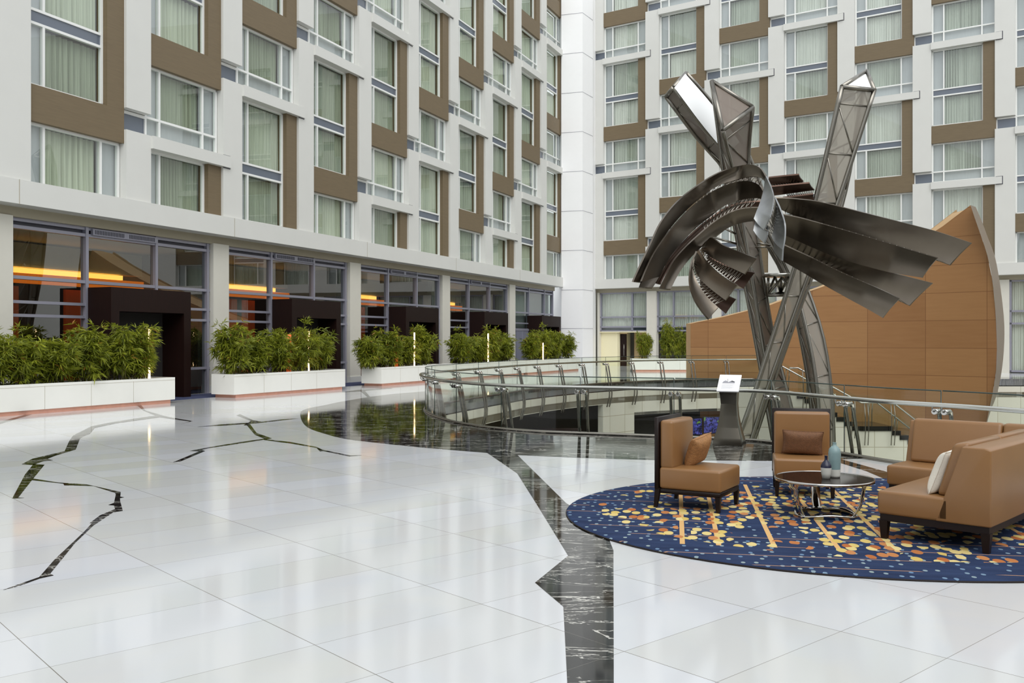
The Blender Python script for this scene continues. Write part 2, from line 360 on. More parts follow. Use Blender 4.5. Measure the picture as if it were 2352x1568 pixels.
def window(fc, a0, a1, z0, z1, muls=(), trans=(), spand=None, sash=(), dark=None, nz=-.3):
    """one window unit: frame, glass, curtain, blinds. muls: vertical bars (a), trans: horizontal bars (z)"""
    if z1-z0 < .25: return
    WN[0] += 1; e = struct(empty('window_%d' % WN[0], fc.p((a0+a1)/2, nz, z0)))
    inv = Matrix.Translation(-e.location); W = .07
    def put(mb, name, m):
        mb.v = [tuple(Vector(v)-e.location) for v in mb.v]; return mb.build(name, m, e)
    fr = MB(); X0 = dark if dark is not None else a0
    fc.bx(fr, a1-W, a1, nz-.06, nz+.05, z0, z1); fc.bx(fr, a0, a0+W, nz-.06, nz+.05, z0, z1)
    fc.bx(fr, a0, a1, nz-.06, nz+.05, z1-W, z1); fc.bx(fr, a0, a1, nz-.06, nz+.05, z0, z0+W)
    for q in muls:
        for zz0, zz1 in ([(z0, z1)] if not spand else [(z0, spand[0]), (spand[1], z1)]):
            if zz1 > zz0+.05 and zz1 <= z1+.01: fc.bx(fr, q-W/2, q+W/2, nz-.06, nz+.045, max(z0, zz0), min(z1, zz1))
    for q in trans:
        if z0+.1 < q < z1-.05: fc.bx(fr, a0, a1, nz-.06, nz+.048, q-W/2, q+W/2)
    if dark is not None:
        zd = trans[0]; fc.bx(fr, dark, a0, nz-.06, nz+.05, zd-W, zd+W*.3); fc.bx(fr, dark, dark+W, nz-.06, nz+.05, z0, zd)
    put(fr, 'frame', 'frame_white')
    g = MB(); g.add([fc.p(a0+W, nz, z0+W), fc.p(a1-W, nz, z0+W), fc.p(a1-W, nz, z1-W), fc.p(a0+W, nz, z1-W)], [(0, 1, 2, 3)]); put(g, 'glass', 'window_glass')
    # curtains in the wide light, plain blinds in the narrow lights and below the transom
    edges = [a0]+list(muls)+[a1]; zlo = z0
    if spand is None and trans: zlo = trans[0]
    bl = MB(); hasb = False
    spans = [(z0, z1)] if not spand else [(z0, spand[0]), (spand[1], z1)]
    for i in range(len(edges)-1):
        q0, q1 = edges[i], edges[i+1]; wide = (q1-q0) > 1.2
        for s0, s1 in spans:
            lo = max(s0, zlo if spand is None else s0); hi = min(s1, z1)
            if hi-lo < .2: continue
            if wide: put(curtain_mesh(fc, q0, q1, nz-.22, lo, hi-.05), 'curtain', random.choice(('curtain_left', 'curtain_left_dark') if fc is LF else ('curtain', 'curtain', 'curtain_dark')))
            else: fc.bx(bl, q0, q1, nz-.16, nz-.12, lo, hi); hasb = True
    if spand is None and trans and trans[0]-z0 > .1: fc.bx(bl, a0, a1, nz-.16, nz-.12, z0, trans[0]); hasb = True
    if hasb: put(bl, 'blind', 'blind')
    if spand and spand[0] < z1:
        sp = MB(); fc.bx(sp, a0+W, a1-W, nz-.05, nz+.01, max(z0, spand[0]), min(z1, spand[1])); put(sp, 'spandrel', 'spandrel')
    if dark is not None:
        sp = MB(); fc.bx(sp, dark+W, a0, nz-.05, nz, z0, trans[0]-W); put(sp, 'dark_pane', 'spandrel')
    return e
ZF0, ZF1 = 5.30, 5.93
def facade(fc, wall, starts, zb0, ztop, first_pier=None):
    for bi, a in enumerate(starts):
        zt = ztop(a+2.0)
        for j in range(-1, 5):
            zb = zb0(bi)+VP*j
            def cl(z0, z1): return max(z0, ZF1-.2), min(z1, zt)
            def bb(name, m, a0, a1, n0, n1, z0, z1, bv=0):
                z0, z1 = cl(z0, z1)
                if z1-z0 > .05: mb = MB(); fc.bx(mb, a0, a1, n0, n1, z0, z1); mb.build(name, m, wall)
            pw = .97 if not (first_pier and bi == 0) else first_pier
            pz = zb+1.03-VP
            bb('pier', 'white_panel', a+.97-pw, a+.97, -.5, 0, pz if pz > 6.3 else 5.5, zb+.385)
            for jz in (zb-2.44, zb-4.65):
                if jz > 6.4 and jz < zt: bb('joint', 'header', a+.97-pw, a+.97, -.4, .003, jz, jz+.018)
            bb('crossbeam', 'white_panel', a+.965, a+4.51, -.5, .09, zb, zb+.385)
            if zb > 6.2 and zb+.4 < zt:
                mb = MB(); fc.bx(mb, a+BAY, a+4.55, -.02, .006, zb-.035, zb); fc.bx(mb, a+BAY, a+4.55, -.02, .006, zb+.385, zb+.42); fc.bx(mb, a+4.51, a+4.55, -.02, .006, zb, zb+.385); mb.build('shadow_gap_strip', 'frame_dark', wall)  # dark strips stand in for the shadow gap round the beam end
            bb('taupe_panel', 'taupe', a+.97, a+BAY, -.5, -.09, zb+2.58, zb+3.55)
            bb('taupe_strip', 'taupe', a+3.57, a+BAY, -.5, -.092, zb+3.55, zb+VP)
            z0, z1 = cl(zb+.385, zb+2.58)
            if z1-z0 > .3:
                full = z0 == zb+.385
                window(fc, a+.97, a+BAY-.02, z0, z1, (a+1.58, a+3.5), ((zb+.99,) if full and z1 > zb+1.1 else ()), dark=(a+.03 if full and z1 > zb+1.1 else None))
            z0, z1 = cl(zb+3.55, zb+VP)
            if z1-z0 > .3: window(fc, a+.97, a+3.57, z0, z1, (a+1.58,), tuple(q for q in (zb+5.24, zb+5.6) if z0 < q < z1), spand=((zb+5.24, zb+5.6) if z0 < zb+5.24 < z1 else None))
wl = struct(empty('wall_left', (-23, 0, 0))); wl.location = (0, 0, 0)
wr = struct(empty('wall_right', (0, 0, 0)))
LST = [34.19-.31-BAY+BAY*i for i in range(-1, 9)]
def ztL(a): Z = LF.p(a, 0, 0).y; return min(26, H+Y0*max(Z, 8)/F+1.6)
facade(LF, wl, LST, lambda i: 7.61+2.607*((i-1) % 3), ztL)
RST = [-.31-BAY*.99+BAY*.99*i for i in range(0, 7)]
def ztR(a): Z = RF.p(a, 0, 0).y; return min(26, H+Y0*Z/F+1.6)
facade(RF, wr, RST, lambda i: 5.01+2.607*(i % 3), ztR, first_pier=.72)
def wbox(fc, wall, name, m, *a): mb = MB(); fc.bx(mb, *a); return mb.build(name, m, wall)
for fc, wall, a0, a1 in ((LF, wl, -16, 67.35), (RF, wr, -4.36, 27)):
    wbox(fc, wall, 'fascia', 'white_panel', a0, a1, -.6, .12, ZF0, ZF1)
    wbox(fc, wall, 'header_band', 'header', a0, a1 if fc is RF else 66.9, -1.1, -.45, 5.04, ZF0+.02)
    wbox(fc, wall, 'backing', 'room_back', a0, a1 if fc is RF else 66.9, -1.3, -1.0, ZF1-.3, 26)
# plain upper wall above the last built storey (off the top of the picture)
for fc, wall, st, zt in ((LF, wl, LST, ztL), (RF, wr, RST, ztR)):
    for a in st:
        z = zt(a+2)
        if z < 25.5: wbox(fc, wall, 'upper_wall', 'white_panel', a, a+BAY, -.5, -.02, z, 26)
wbox(LF, wl, 'upper_wall', 'white_panel', -16, LST[0], -.6, 0, 5.3, 26)
wbox(RF, wr, 'upper_wall', 'white_panel', RST[-1]+BAY, 45, -.6, 0, 0, 26)
# fascia joints
for a in (26.0, 34.3, 42.7, 51.1, 59.5):
    wbox(LF, wl, 'joint', 'header', a, a+.018, .118, .124, ZF0, ZF1)
# joints in the piers
# corner shaft, white, faceted
A = LF.p(66.95, 0, 0); cs = [(A.x, A.y), (4.65, A.y-.45), (5.45, A.y+1.0), (5.8, 64.2), (5.9, 66.5), (2.2, 66.5)]
m = MB(); m.slab(cs[::-1], 5.1, 26); sh = m.build('wall_corner', 'bright_white'); struct(sh)
m = MB(); m.slab(cs[::-1], 0, 5.1); m.build('wall_base', 'bright_white', sh)
jm = MB()
for k in range(-1, 9):
    z = 5.1+2.607*k
    if k == -1: z = 2.55
    q = [Vector((p[0], p[1], z)) for p in cs[:3]]; jm.tube([q[0]+Vector((-.01, -.012, 0)), q[1]+Vector((0, -.012, 0)), q[2]+Vector((.012, -.005, 0))], .009, 4)
jm.build('panel_joint', 'frame_grey', sh)
# other two sides of the atrium, behind and beside the camera
m = MB(); m.box(-31, 46, -16.5, -16, 0, 12); struct(m.build('wall_back', 'atrium_wall'))
m = MB(); m.box(44, 44.5, -16, 42, 0, 12); struct(m.build('wall_side', 'atrium_wall'))
# ------------------------------------------------------------ ground floor, left
COLS = [(17.0, 17.85), (25.4, 26.24), (33.86, 34.64), (42.2, 43.04), (50.62, 51.47), (59.22, 60.06)]
for a0, a1 in COLS:
    wbox(LF, wl, 'ground_column', 'column_cream', a0, a1, -1.1, -.4, 0, 5.06)
    wbox(LF, wl, 'column_base', 'white_panel', a0-.02, a1+.02, -1.1, -.36, 0, .25)
ends = COLS+[(66.9, 67.2)]
DN = [0]
for bi in range(len(ends)-1):
    b0, b1 = ends[bi][1], ends[bi+1][0]; last = bi == len(ends)-2
    WN[0] += 1; e = struct(empty('window_%d' % WN[0])); fr = MB(); w_ = .09
    m1, m2 = b0+2.5, b0+5.18
    for q in (b0+.05, m1, b1-.12): LF.bx(fr, q-.05, q+.05, -.72, -.52, 0, 5.06)
    LF.bx(fr, m2-.05, m2+.05, -.72, -.52, 3.3, 5.06)
    for z in (4.80, 3.46):
        LF.bx(fr, b0, b1, -.72, -.54, z-.045, z+.045)
    for z in (2.81, 2.45, .85):
        LF.bx(fr, b0, m1, -.72, -.54, z-.04, z+.04); LF.bx(fr, m2+.5, b1, -.72, -.54, z-.04, z+.04)
    LF.bx(fr, b0, b1, -.72, -.56, 4.95, 5.05)
    fr.build('frame', 'frame_grey', e)
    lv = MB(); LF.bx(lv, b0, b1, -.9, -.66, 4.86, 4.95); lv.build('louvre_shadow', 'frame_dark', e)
    gl = MB(); gl.add([LF.p(b0, -.63, 0), LF.p(b1, -.63, 0), LF.p(b1, -.63, 4.8), LF.p(b0, -.63, 4.8)], [(0, 1, 2, 3)]); gl.build('glass', 'store_glass', e)
    if not last:
        g = MB(); LF.bx(g, m1+.15, m2-.05, -.56, -.46, 4.82, 5.0)
        g.build('grille_box', 'frame_grey', e)
        g = MB()
        for k in range(40):
            q = m1+.22+k*(m2-m1-.34)/40
            if abs(k-20) > 1: LF.bx(g, q, q+.025, -.465, -.45, 4.85, 4.97)
        g.build('grille', 'frame_dark', e)
    # portal
    DN[0] += 1; d = struct(empty('door_%d' % DN[0])); pb = MB(); p0, p1, ptop = m1+.02, m2+.52, 3.3
    if last: p0, p1 = m1-.1, min(m2+.6, 66.3)
    LF.bx(pb, p0, p0+.3, -.62, .37, 0, ptop); LF.bx(pb, p1-.3, p1, -.62, .37, 0, ptop); LF.bx(pb, p0+.3, p1-.3, -.62, .37, 2.62, ptop)
    pb.build('surround', 'dark_wood', d)
    pl = MB(); LF.bx(pl, p0+.3, p1-.3, -.6, -.5, 0, 2.62); pl.build('door_leaf', 'interior_dark', d)
    hd = MB(); mid = (p0+p1)/2
    for s_ in (-.12, .12): hd.tube([LF.p(mid+s_, -.44, .8), LF.p(mid+s_, -.44, 1.5)], .016, 6)
    hd.build('door_handle', 'steel', d)
# plain grey service door and white blinds in the last left bay
b0 = 60.06
DN[0] += 1; d = struct(empty('door_%d' % DN[0])); q = MB(); LF.bx(q, b0+.35, b0+2.3, -.6, -.5, 0, 2.35); q.build('door_leaf', 'door_grey', d)
q = MB(); LF.bx(q, b0+1.3, b0+1.36, -.5, -.47, 0, 2.35); LF.bx(q, b0+.28, b0+2.36, -.52, -.48, 2.35, 2.45); q.build('door_frame', 'frame_grey', d)
q = MB(); q.tube([LF.p(b0+1.2, -.42, .95), LF.p(b0+1.2, -.42, 1.15)], .03, 6); q.build('door_handle', 'steel', d)
wbox(LF, wl, 'blind_wall', 'blind', b0, 66.9, -1.0, -.9, 2.5, 4.85)
# the restaurant rooms behind the glass
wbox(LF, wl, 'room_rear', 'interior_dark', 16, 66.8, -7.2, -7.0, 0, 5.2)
wbox(LF, wl, 'room_ceiling', 'interior_ceiling', 16, 66.8, -7.0, -.75, 4.75, 5.0)
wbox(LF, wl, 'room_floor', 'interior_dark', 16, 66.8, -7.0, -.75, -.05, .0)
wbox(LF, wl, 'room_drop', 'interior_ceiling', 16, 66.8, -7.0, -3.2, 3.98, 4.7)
for i, (a0, a1) in enumerate(((18.2, 24.2), (26.6, 32.6), (35.2, 40.8), (43.6, 48.8), (52.0, 57.5))):
    wbox(LF, wl, 'cove_light', 'cove', a0, a1, -3.4, -3.15, 3.80, 3.95)
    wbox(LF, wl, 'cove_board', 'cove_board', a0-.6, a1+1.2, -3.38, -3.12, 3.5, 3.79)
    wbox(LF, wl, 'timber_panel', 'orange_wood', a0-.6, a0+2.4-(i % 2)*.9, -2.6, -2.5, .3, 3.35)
    wbox(LF, wl, 'timber_panel', 'orange_wood', a0+4.0, a0+4.7, -3.6, -3.5, .1, 3.4)
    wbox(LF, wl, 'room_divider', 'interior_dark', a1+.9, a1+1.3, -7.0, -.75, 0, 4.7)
m = MB(); m.slab([LF.p(16, -.4, 0)[:2], LF.p(66.8, -.4, 0)[:2], LF.p(66.8, 1.6, 0)[:2], LF.p(16, .95, 0)[:2]][::-1], .0, .008)
struct(m.build('floor_carpet', 'carpet_blue'))
# ------------------------------------------------------------ ground floor, right
rc = [(-4.36, -3.75), (.0, .75)]+[(8.2*i+.15, 8.2*i+.95) for i in (1, 2)]+[(21.05, 21.6)]
rc = [(RF.a_at(1372, -.4), RF.a_at(1376, -.4)), (RF.a_at(1485, -.4), RF.a_at(1507, -.4)), (4.2, 4.8), (8.4, 9.0), (12.6, 13.2), (16.8, 17.4), (RF.a_at(2290, -.4), RF.a_at(2318, -.4)), (26, 26.6)]
for a0, a1 in rc: wbox(RF, wr, 'ground_column', 'column_cream', a0, a1, -1.1, -.4, 0, 5.06)
for i in range(len(rc)-1):
    b0, b1 = rc[i][1], rc[i+1][0]; zb_ = 2.35 if i < 5 else .05
    WN[0] += 1; e = struct(empty('window_%d' % WN[0])); fr = MB(); md = b0+(b1-b0)*(.68 if i == 0 else .3)
    for q in (b0+.05, md, b1-.05): RF.bx(fr, q-.05, q+.05, -.72, -.56, zb_, 5.05)
    for z in (5.0, 3.35, 2.68, zb_+.05): RF.bx(fr, b0, b1, -.72, -.56, z-.05, z+.05)
    fr.build('frame', 'frame_grey', e)
    g = MB(); g.add([RF.p(b0, -.64, zb_), RF.p(b1, -.64, zb_), RF.p(b1, -.64, 5), RF.p(b0, -.64, 5)], [(0, 1, 2, 3)]); g.build('glass', 'window_glass', e)
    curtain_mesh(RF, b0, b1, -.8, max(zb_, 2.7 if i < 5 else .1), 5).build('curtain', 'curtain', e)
    if i < 5: g = MB(); RF.bx(g, b0, b1, -.9, -.85, zb_, 2.62); g.build('spandrel', 'spandrel', e)
a0, a1 = rc[0][1], rc[1][0]
wbox(RF, wr, 'recess_wall', 'cream_wall', a0-.1, a0+1.35, -.9, -.7, 0, 2.35)
wbox(RF, wr, 'recess_wall', 'tan_wall', a0+1.8, a1+.1, -2.4, -2.2, 0, 2.35)
wbox(RF, wr, 'recess_wall', 'cream_wall', a0+1.3, a0+1.4, -2.4, -.7, 0, 2.35)
wbox(RF, wr, 'recess_soffit', 'cream_wall', a0, a1, -2.4, -.5, 2.3, 2.36)
DN[0] += 1; d = struct(empty('door_%d' % DN[0])); q = MB(); RF.bx(q, a0+1.35, a0+1.85, -.95, -.85, 0, 2.2); q.build('door_leaf', 'dark_wood', d)
q = MB(); q.tube([RF.p(a0+1.72, -.8, .7), RF.p(a0+1.72, -.8, 1.5)], .02, 6); q.build('door_handle', 'steel', d)
q = MB(); RF.bx(q, a0+1.28, a0+1.36, -.95, -.8, 0, 2.28); RF.bx(q, a0+1.28, a0+1.95, -.95, -.8, 2.2, 2.28); q.build('door_frame', 'tan_wall', d)
wbox(RF, wr, 'backing', 'room_back', -9, 30, -3.2, -2.9, 0, 5.7)
wbox(RF, wr, 'lower_backing', 'interior_dark', rc[1][1], rc[6][0], -1.0, -.8, 0, 2.35)
lm = empty('wall_sign', RF.p(RF.a_at(1492, -.38), -.36, 1.5)); q = MB()
for i in range(1): pass
c = lm.location
def rel(mb, o): mb.v = [tuple(Vector(v)-o.location) for v in mb.v]; return mb
a = RF.a_at(1492, -.38)
q = MB(); RF.bx(q, a-.2, a+.2, -.4, -.36, 1.25, 1.85); rel(q, lm).build('sign_frame', 'interior_dark', lm)
q = MB(); RF.bx(q, a-.15, a+.15, -.37, -.35, 1.3, 1.8); rel(q, lm).build('sign_panel', 'taupe', lm)
q = MB(); RF.bx(q, a-.22, a+.26, -.4, -.37, .95, 1.1); rel(q, lm).build('notice', 'sign_white', lm)
tag(lm, 'small dark framed notice on the white column beside the far potted bamboo', 'sign')
# ------------------------------------------------------------ floor with the opening, inlays
VOID = [(6.5, 11.8), (6.15, 12.55), (5.54, 13.48), (5.16, 14.47), (4.48, 16.15), (3.5, 16.8), (2.61, 17.15), (1.44, 17.6), (.54, 17.95), (-.395, 18.7), (-.87, 19.4), (-1.265, 20.1), (-1.64, 21.1), (-2.03, 22.4), (-2.26, 23.8), (-2.26, 25.0), (-1.86, 26.3), (-1.11, 28.5), (-.09, 31.3), (.59, 33.05), (2.2, 35.9), (4.25, 38.6), (6.3, 40.4), (9.26, 41.9), (14, 42.5), (20, 42.6), (27, 42.6)]
vs_ = [(p.x, p.y) for p in catmull([Vector((a, b, 0)) for a, b in VOID], 4)]
void = vs_+[(31, 38), (32, 28), (28, 18), (20, 12), (13, 9.2), (9.5, 9.2), (7.8, 9.9)]
outer = [(-34, -16), (44, -16), (44, 44), (30, 60), (8, 70), (3, 70), (-20, 30)]
m = MB(); m.slab(outer, -.3, 0, holes=(void[::-1],)); struct(m.build('floor', 'marble_white'))
RING = [(2.03, 13.9), (1.05, 14.15), (.085, 14.49), (-.39, 14.75), (-1.37, 15.4), (-2.1, 15.97), (-2.99, 16.8), (-3.54, 17.67), (-4.22, 19.1), (-4.9, 21.5), (-5.35, 23.8), (-5.14, 25.6), (-4.9, 27.3), (-4.2, 30.1), (-3.0, 32.4), (-1.2, 35.2), (1.2, 38.2), (4, 41.2), (8, 43.6), (14, 44.6), (24, 44.8)]
rp = [(p.x, p.y) for p in catmull([Vector((a, b, 0)) for a, b in RING], 4)]
ring = [(5.15, 14.42), (4.9, 13.95), (3.8, 13.78)]+rp+[(24, 42.62)]+vs_[:-1][::-1]
cut = [i for i, p in enumerate(ring) if p[0] < 5.3 or p[1] > 15]
ring = [(5.3, 14.05), (4.6, 13.88), (3.8, 13.78)]+rp+[(26.5, 44.8), (26.5, 42.61)]+[p for p in vs_[::-1] if p[0] < 26.4 and not (p[1] < 14.1)]
inl = MB(); inl.slab(ring, -.1, .0025); inl.build('inlay_ring', 'marble_black', bpy.data.objects['floor'])
def inlay(px, k=1.0, ox=0, oy=0):
    poly = [FL(ox+x/k, oy+y/k) for x, y in px]; a = sum(poly[i][0]*poly[(i+1) % len(poly)][1]-poly[(i+1) % len(poly)][0]*poly[i][1] for i in range(len(poly)))
    if a < 0: poly = poly[::-1]
    q = MB(); q.slab(poly, -.1, .0022); q.build('inlay_crack', 'marble_black', bpy.data.objects['floor'])
inlay([(1119, 1040), (1188, 1087), (1240, 1170), (1305, 1276), (1229, 1338), (1294, 1393), (1303, 1568), (1310, 1700), (1410, 1700), (1409, 1264), (1395, 1228), (1370, 1200), (1300, 1155), (1188.5, 1044.6), (1150, 1039)])
inlay([(1925, 1053), (1945, 1058), (2060, 1090), (2060, 1112), (1990, 1082), (1930, 1063)])
K4 = (2.6133, 0, 860)
inlay([(820, 183), (848, 183), (872, 215), (985, 248), (1045, 261), (1157, 279), (1085, 298), (1140, 282), (1040, 268), (960, 256), (700, 292), (570, 320), (540, 355), (500, 370), (480, 385), (455, 450), (330, 488), (285, 506), (318, 514), (260, 520), (200, 543), (130, 538), (195, 505), (300, 480), (388, 460), (415, 400), (440, 365), (500, 335), (545, 312), (650, 290), (860, 256), (935, 247), (860, 216)], *K4)
inlay([(200, 538), (268, 541), (200, 624), (350, 648), (520, 659), (600, 677), (725, 705), (722, 733), (745, 737), (720, 742), (722, 762), (737, 818), (680, 827), (560, 907), (450, 1012), (302, 1195), (322, 1206), (240, 1224), (120, 1267), (20, 1293), (100, 1263), (235, 1216), (330, 1108), (500, 948), (552, 892), (538, 892), (600, 845), (690, 808), (685, 786), (650, 783), (684, 770), (695, 720), (690, 710), (560, 669), (385, 665), (380, 655), (192, 634), (110, 738), (145, 740), (72, 746), (150, 600)], *K4)
inlay([(1462, 305), (1478, 293), (1500, 295), (1540, 350), (1632, 383), (1600, 389), (1740, 404), (1900, 434), (1935, 451), (2100, 485), (2170, 485), (2095, 491), (1940, 459), (1920, 461), (1900, 441), (1740, 413), (1680, 406), (1580, 392), (1400, 420), (1265, 440), (1210, 452), (1232, 459), (1085, 521), (1038, 527), (1195, 461), (1140, 458), (1255, 436), (1450, 404), (1585, 385), (1530, 362), (1482, 305)], *K4)
inlay([(1180, 314), (1330, 299), (1490, 289), (1505, 278), (1420, 245), (1440, 238), (1520, 274), (1570, 283), (1700, 268), (1790, 264), (1700, 274), (1560, 291), (1360, 305)], *K4)
inlay([(2050, 106), (2150, 92), (2180, 90), (2350, 80), (2350, 84), (2190, 97), (2225, 138), (2206, 136), (2165, 101)], *K4)
inlay([(0, 296), (190, 240), (150, 240), (0, 284)], *K4)
# ------------------------------------------------------------ lower level, seen through the balustrade
m = MB(); m.box(-14, 46, 8, 58, -4.7, -4.5); struct(m.build('floor_lower', 'lower_floor'))
def strip_wall(pts, z0, z1, name, mt, parent=None, thick=.25):
    """vertical wall following pts; UV in metres along / up"""
    me = bpy.data.meshes.new(name); vs = []; fs = []; L = [0.0]
    for i in range(1, len(pts)): L.append(L[-1]+math.dist(pts[i-1], pts[i]))
    N = len(pts); bk = []
    for i in range(N):
        a = Vector(pts[max(0, i-1)]); b = Vector(pts[min(N-1, i+1)]); t = (b-a).normalized(); bk.append((pts[i][0]-t.y*thick, pts[i][1]+t.x*thick))
    zz0 = z0 if isinstance(z0, list) else [z0]*N; zz1 = z1 if isinstance(z1, list) else [z1]*N
    for i in range(N): vs += [(pts[i][0], pts[i][1], zz0[i]), (pts[i][0], pts[i][1], zz1[i]), (bk[i][0], bk[i][1], zz0[i]), (bk[i][0], bk[i][1], zz1[i])]
    for i in range(N-1):
        k = 4*i; fs += [(k, k+4, k+5, k+1), (k+6, k+2, k+3, k+7), (k+1, k+5, k+7, k+3), (k+4, k, k+2, k+6)]
    fs += [(0, 1, 3, 2), (4*N-4, 4*N-2, 4*N-1, 4*N-3)]
    me.from_pydata(vs, [], fs); uv = me.uv_layers.new(name='UVMap')
    for lp in me.loops: i = lp.vertex_index; uv.data[lp.index].uv = (L[i//4]+10, vs[i][2]+10)
    me.materials.append(MT[mt]); o = bpy.data.objects.new(name, me); COL.objects.link(o)
    if parent: o.parent = parent
    return o
far = [p for p in vs_ if (p[1] > 22.5 and p[0] < 27)]
near = [p for p in vs_ if p[1] <= 24.0]
lw = struct(empty('wall_lower'))
strip_wall(far, -.34, -.004, 'slab_edge', 'black_stone', lw)
splitx = FL(1390, 890)[0]
farL = [p for p in far if p[0] < 3.75]; farR = [p for p in far if p[0] >= 3.4]
strip_wall(farL, -.86, -.34, 'stone_wall', 'stone_tile', lw)
xa, xb = 5.3, 10.2
f1 = [p for p in farR if p[0] <= xa+.4]; f2 = [p for p in farR if xa-.2 <= p[0] <= xb+.4]; f3 = [p for p in farR if p[0] >= xb-.2]
strip_wall(f1, -4.5, -.34, 'stone_wall', 'stone_tile', lw); strip_wall(f2, -1.42, -.34, 'stone_wall', 'stone_tile', lw); strip_wall(f3, -4.5, -.34, 'stone_wall', 'stone_tile', lw)
def shift(pts, d): return [(p[0]-d*.75, p[1]+d*.66) for p in pts]
strip_wall(shift(far, 6.0), -4.5, -.31, 'lower_back', 'lower_beige', lw)
m = MB(); m.slab([p for p in far]+shift(far, 6.0)[::-1], -.84, -.6); m.build('lower_soffit', 'lower_beige', lw)
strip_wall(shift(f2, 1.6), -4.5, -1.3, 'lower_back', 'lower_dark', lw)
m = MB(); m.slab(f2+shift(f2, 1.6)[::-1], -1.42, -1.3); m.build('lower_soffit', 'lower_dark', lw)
strip_wall(near, -.34, -.004, 'slab_edge', 'black_stone', lw, thick=-.02)
strip_wall([(26.6, 42.6), (31, 38), (32, 28), (28, 18), (20, 12), (13, 9.2), (9.5, 9.2), (7.8, 9.9), (6.5, 11.8)], -4.5, -.01, 'stone_wall', 'stone_tile', lw)
q = MB(); q.box(.6, 2.6, 34.6, 35.2, -4.4, -1.55); q.build('lower_panel', 'dark_wood', lw)
q = MB(); q.box(.0, .5, 33.8, 34.0, -4.4, -1.7); q.build('lower_panel', 'orange_wood', lw)
bk2 = shift(f2, 1.45)
for i, x in enumerate((1545, 1592, 1639, 1686)):
    Z = 41.5
    for (xa_, ya_), (xb_, yb_) in zip(bk2, bk2[1:]):
        k0, k1_ = CX+F*xa_/ya_, CX+F*xb_/yb_
        if k0 <= x <= k1_: Z = ya_+(yb_-ya_)*(x-k0)/(k1_-k0)-.12
    y0_ = 962-i*3
    a = P3(x-22, y0_+38, Z); b = P3(x+20, y0_+2, Z); sc = empty('wall_screen', ((a.x+b.x)/2, Z, a.z))
    q = MB(); q.box(a.x-.03, b.x+.03, Z, Z+.08, a.z-.03, b.z+.03); rel(q, sc).build('housing', 'interior_dark', sc)
    q = MB(); q.box(a.x, b.x, Z-.012, Z, a.z, b.z); rel(q, sc).build('display', 'screen_picture', sc)
    tag(sc, ('glowing blue screen on the dark lower wall, first from the left of four', 'glowing blue screen on the dark lower wall, second from the left of four', 'glowing blue screen on the dark lower wall, third from the left of four', 'glowing blue screen on the dark lower wall nearest the pedestal')[i], 'screen', 'screens on the lower level wall')
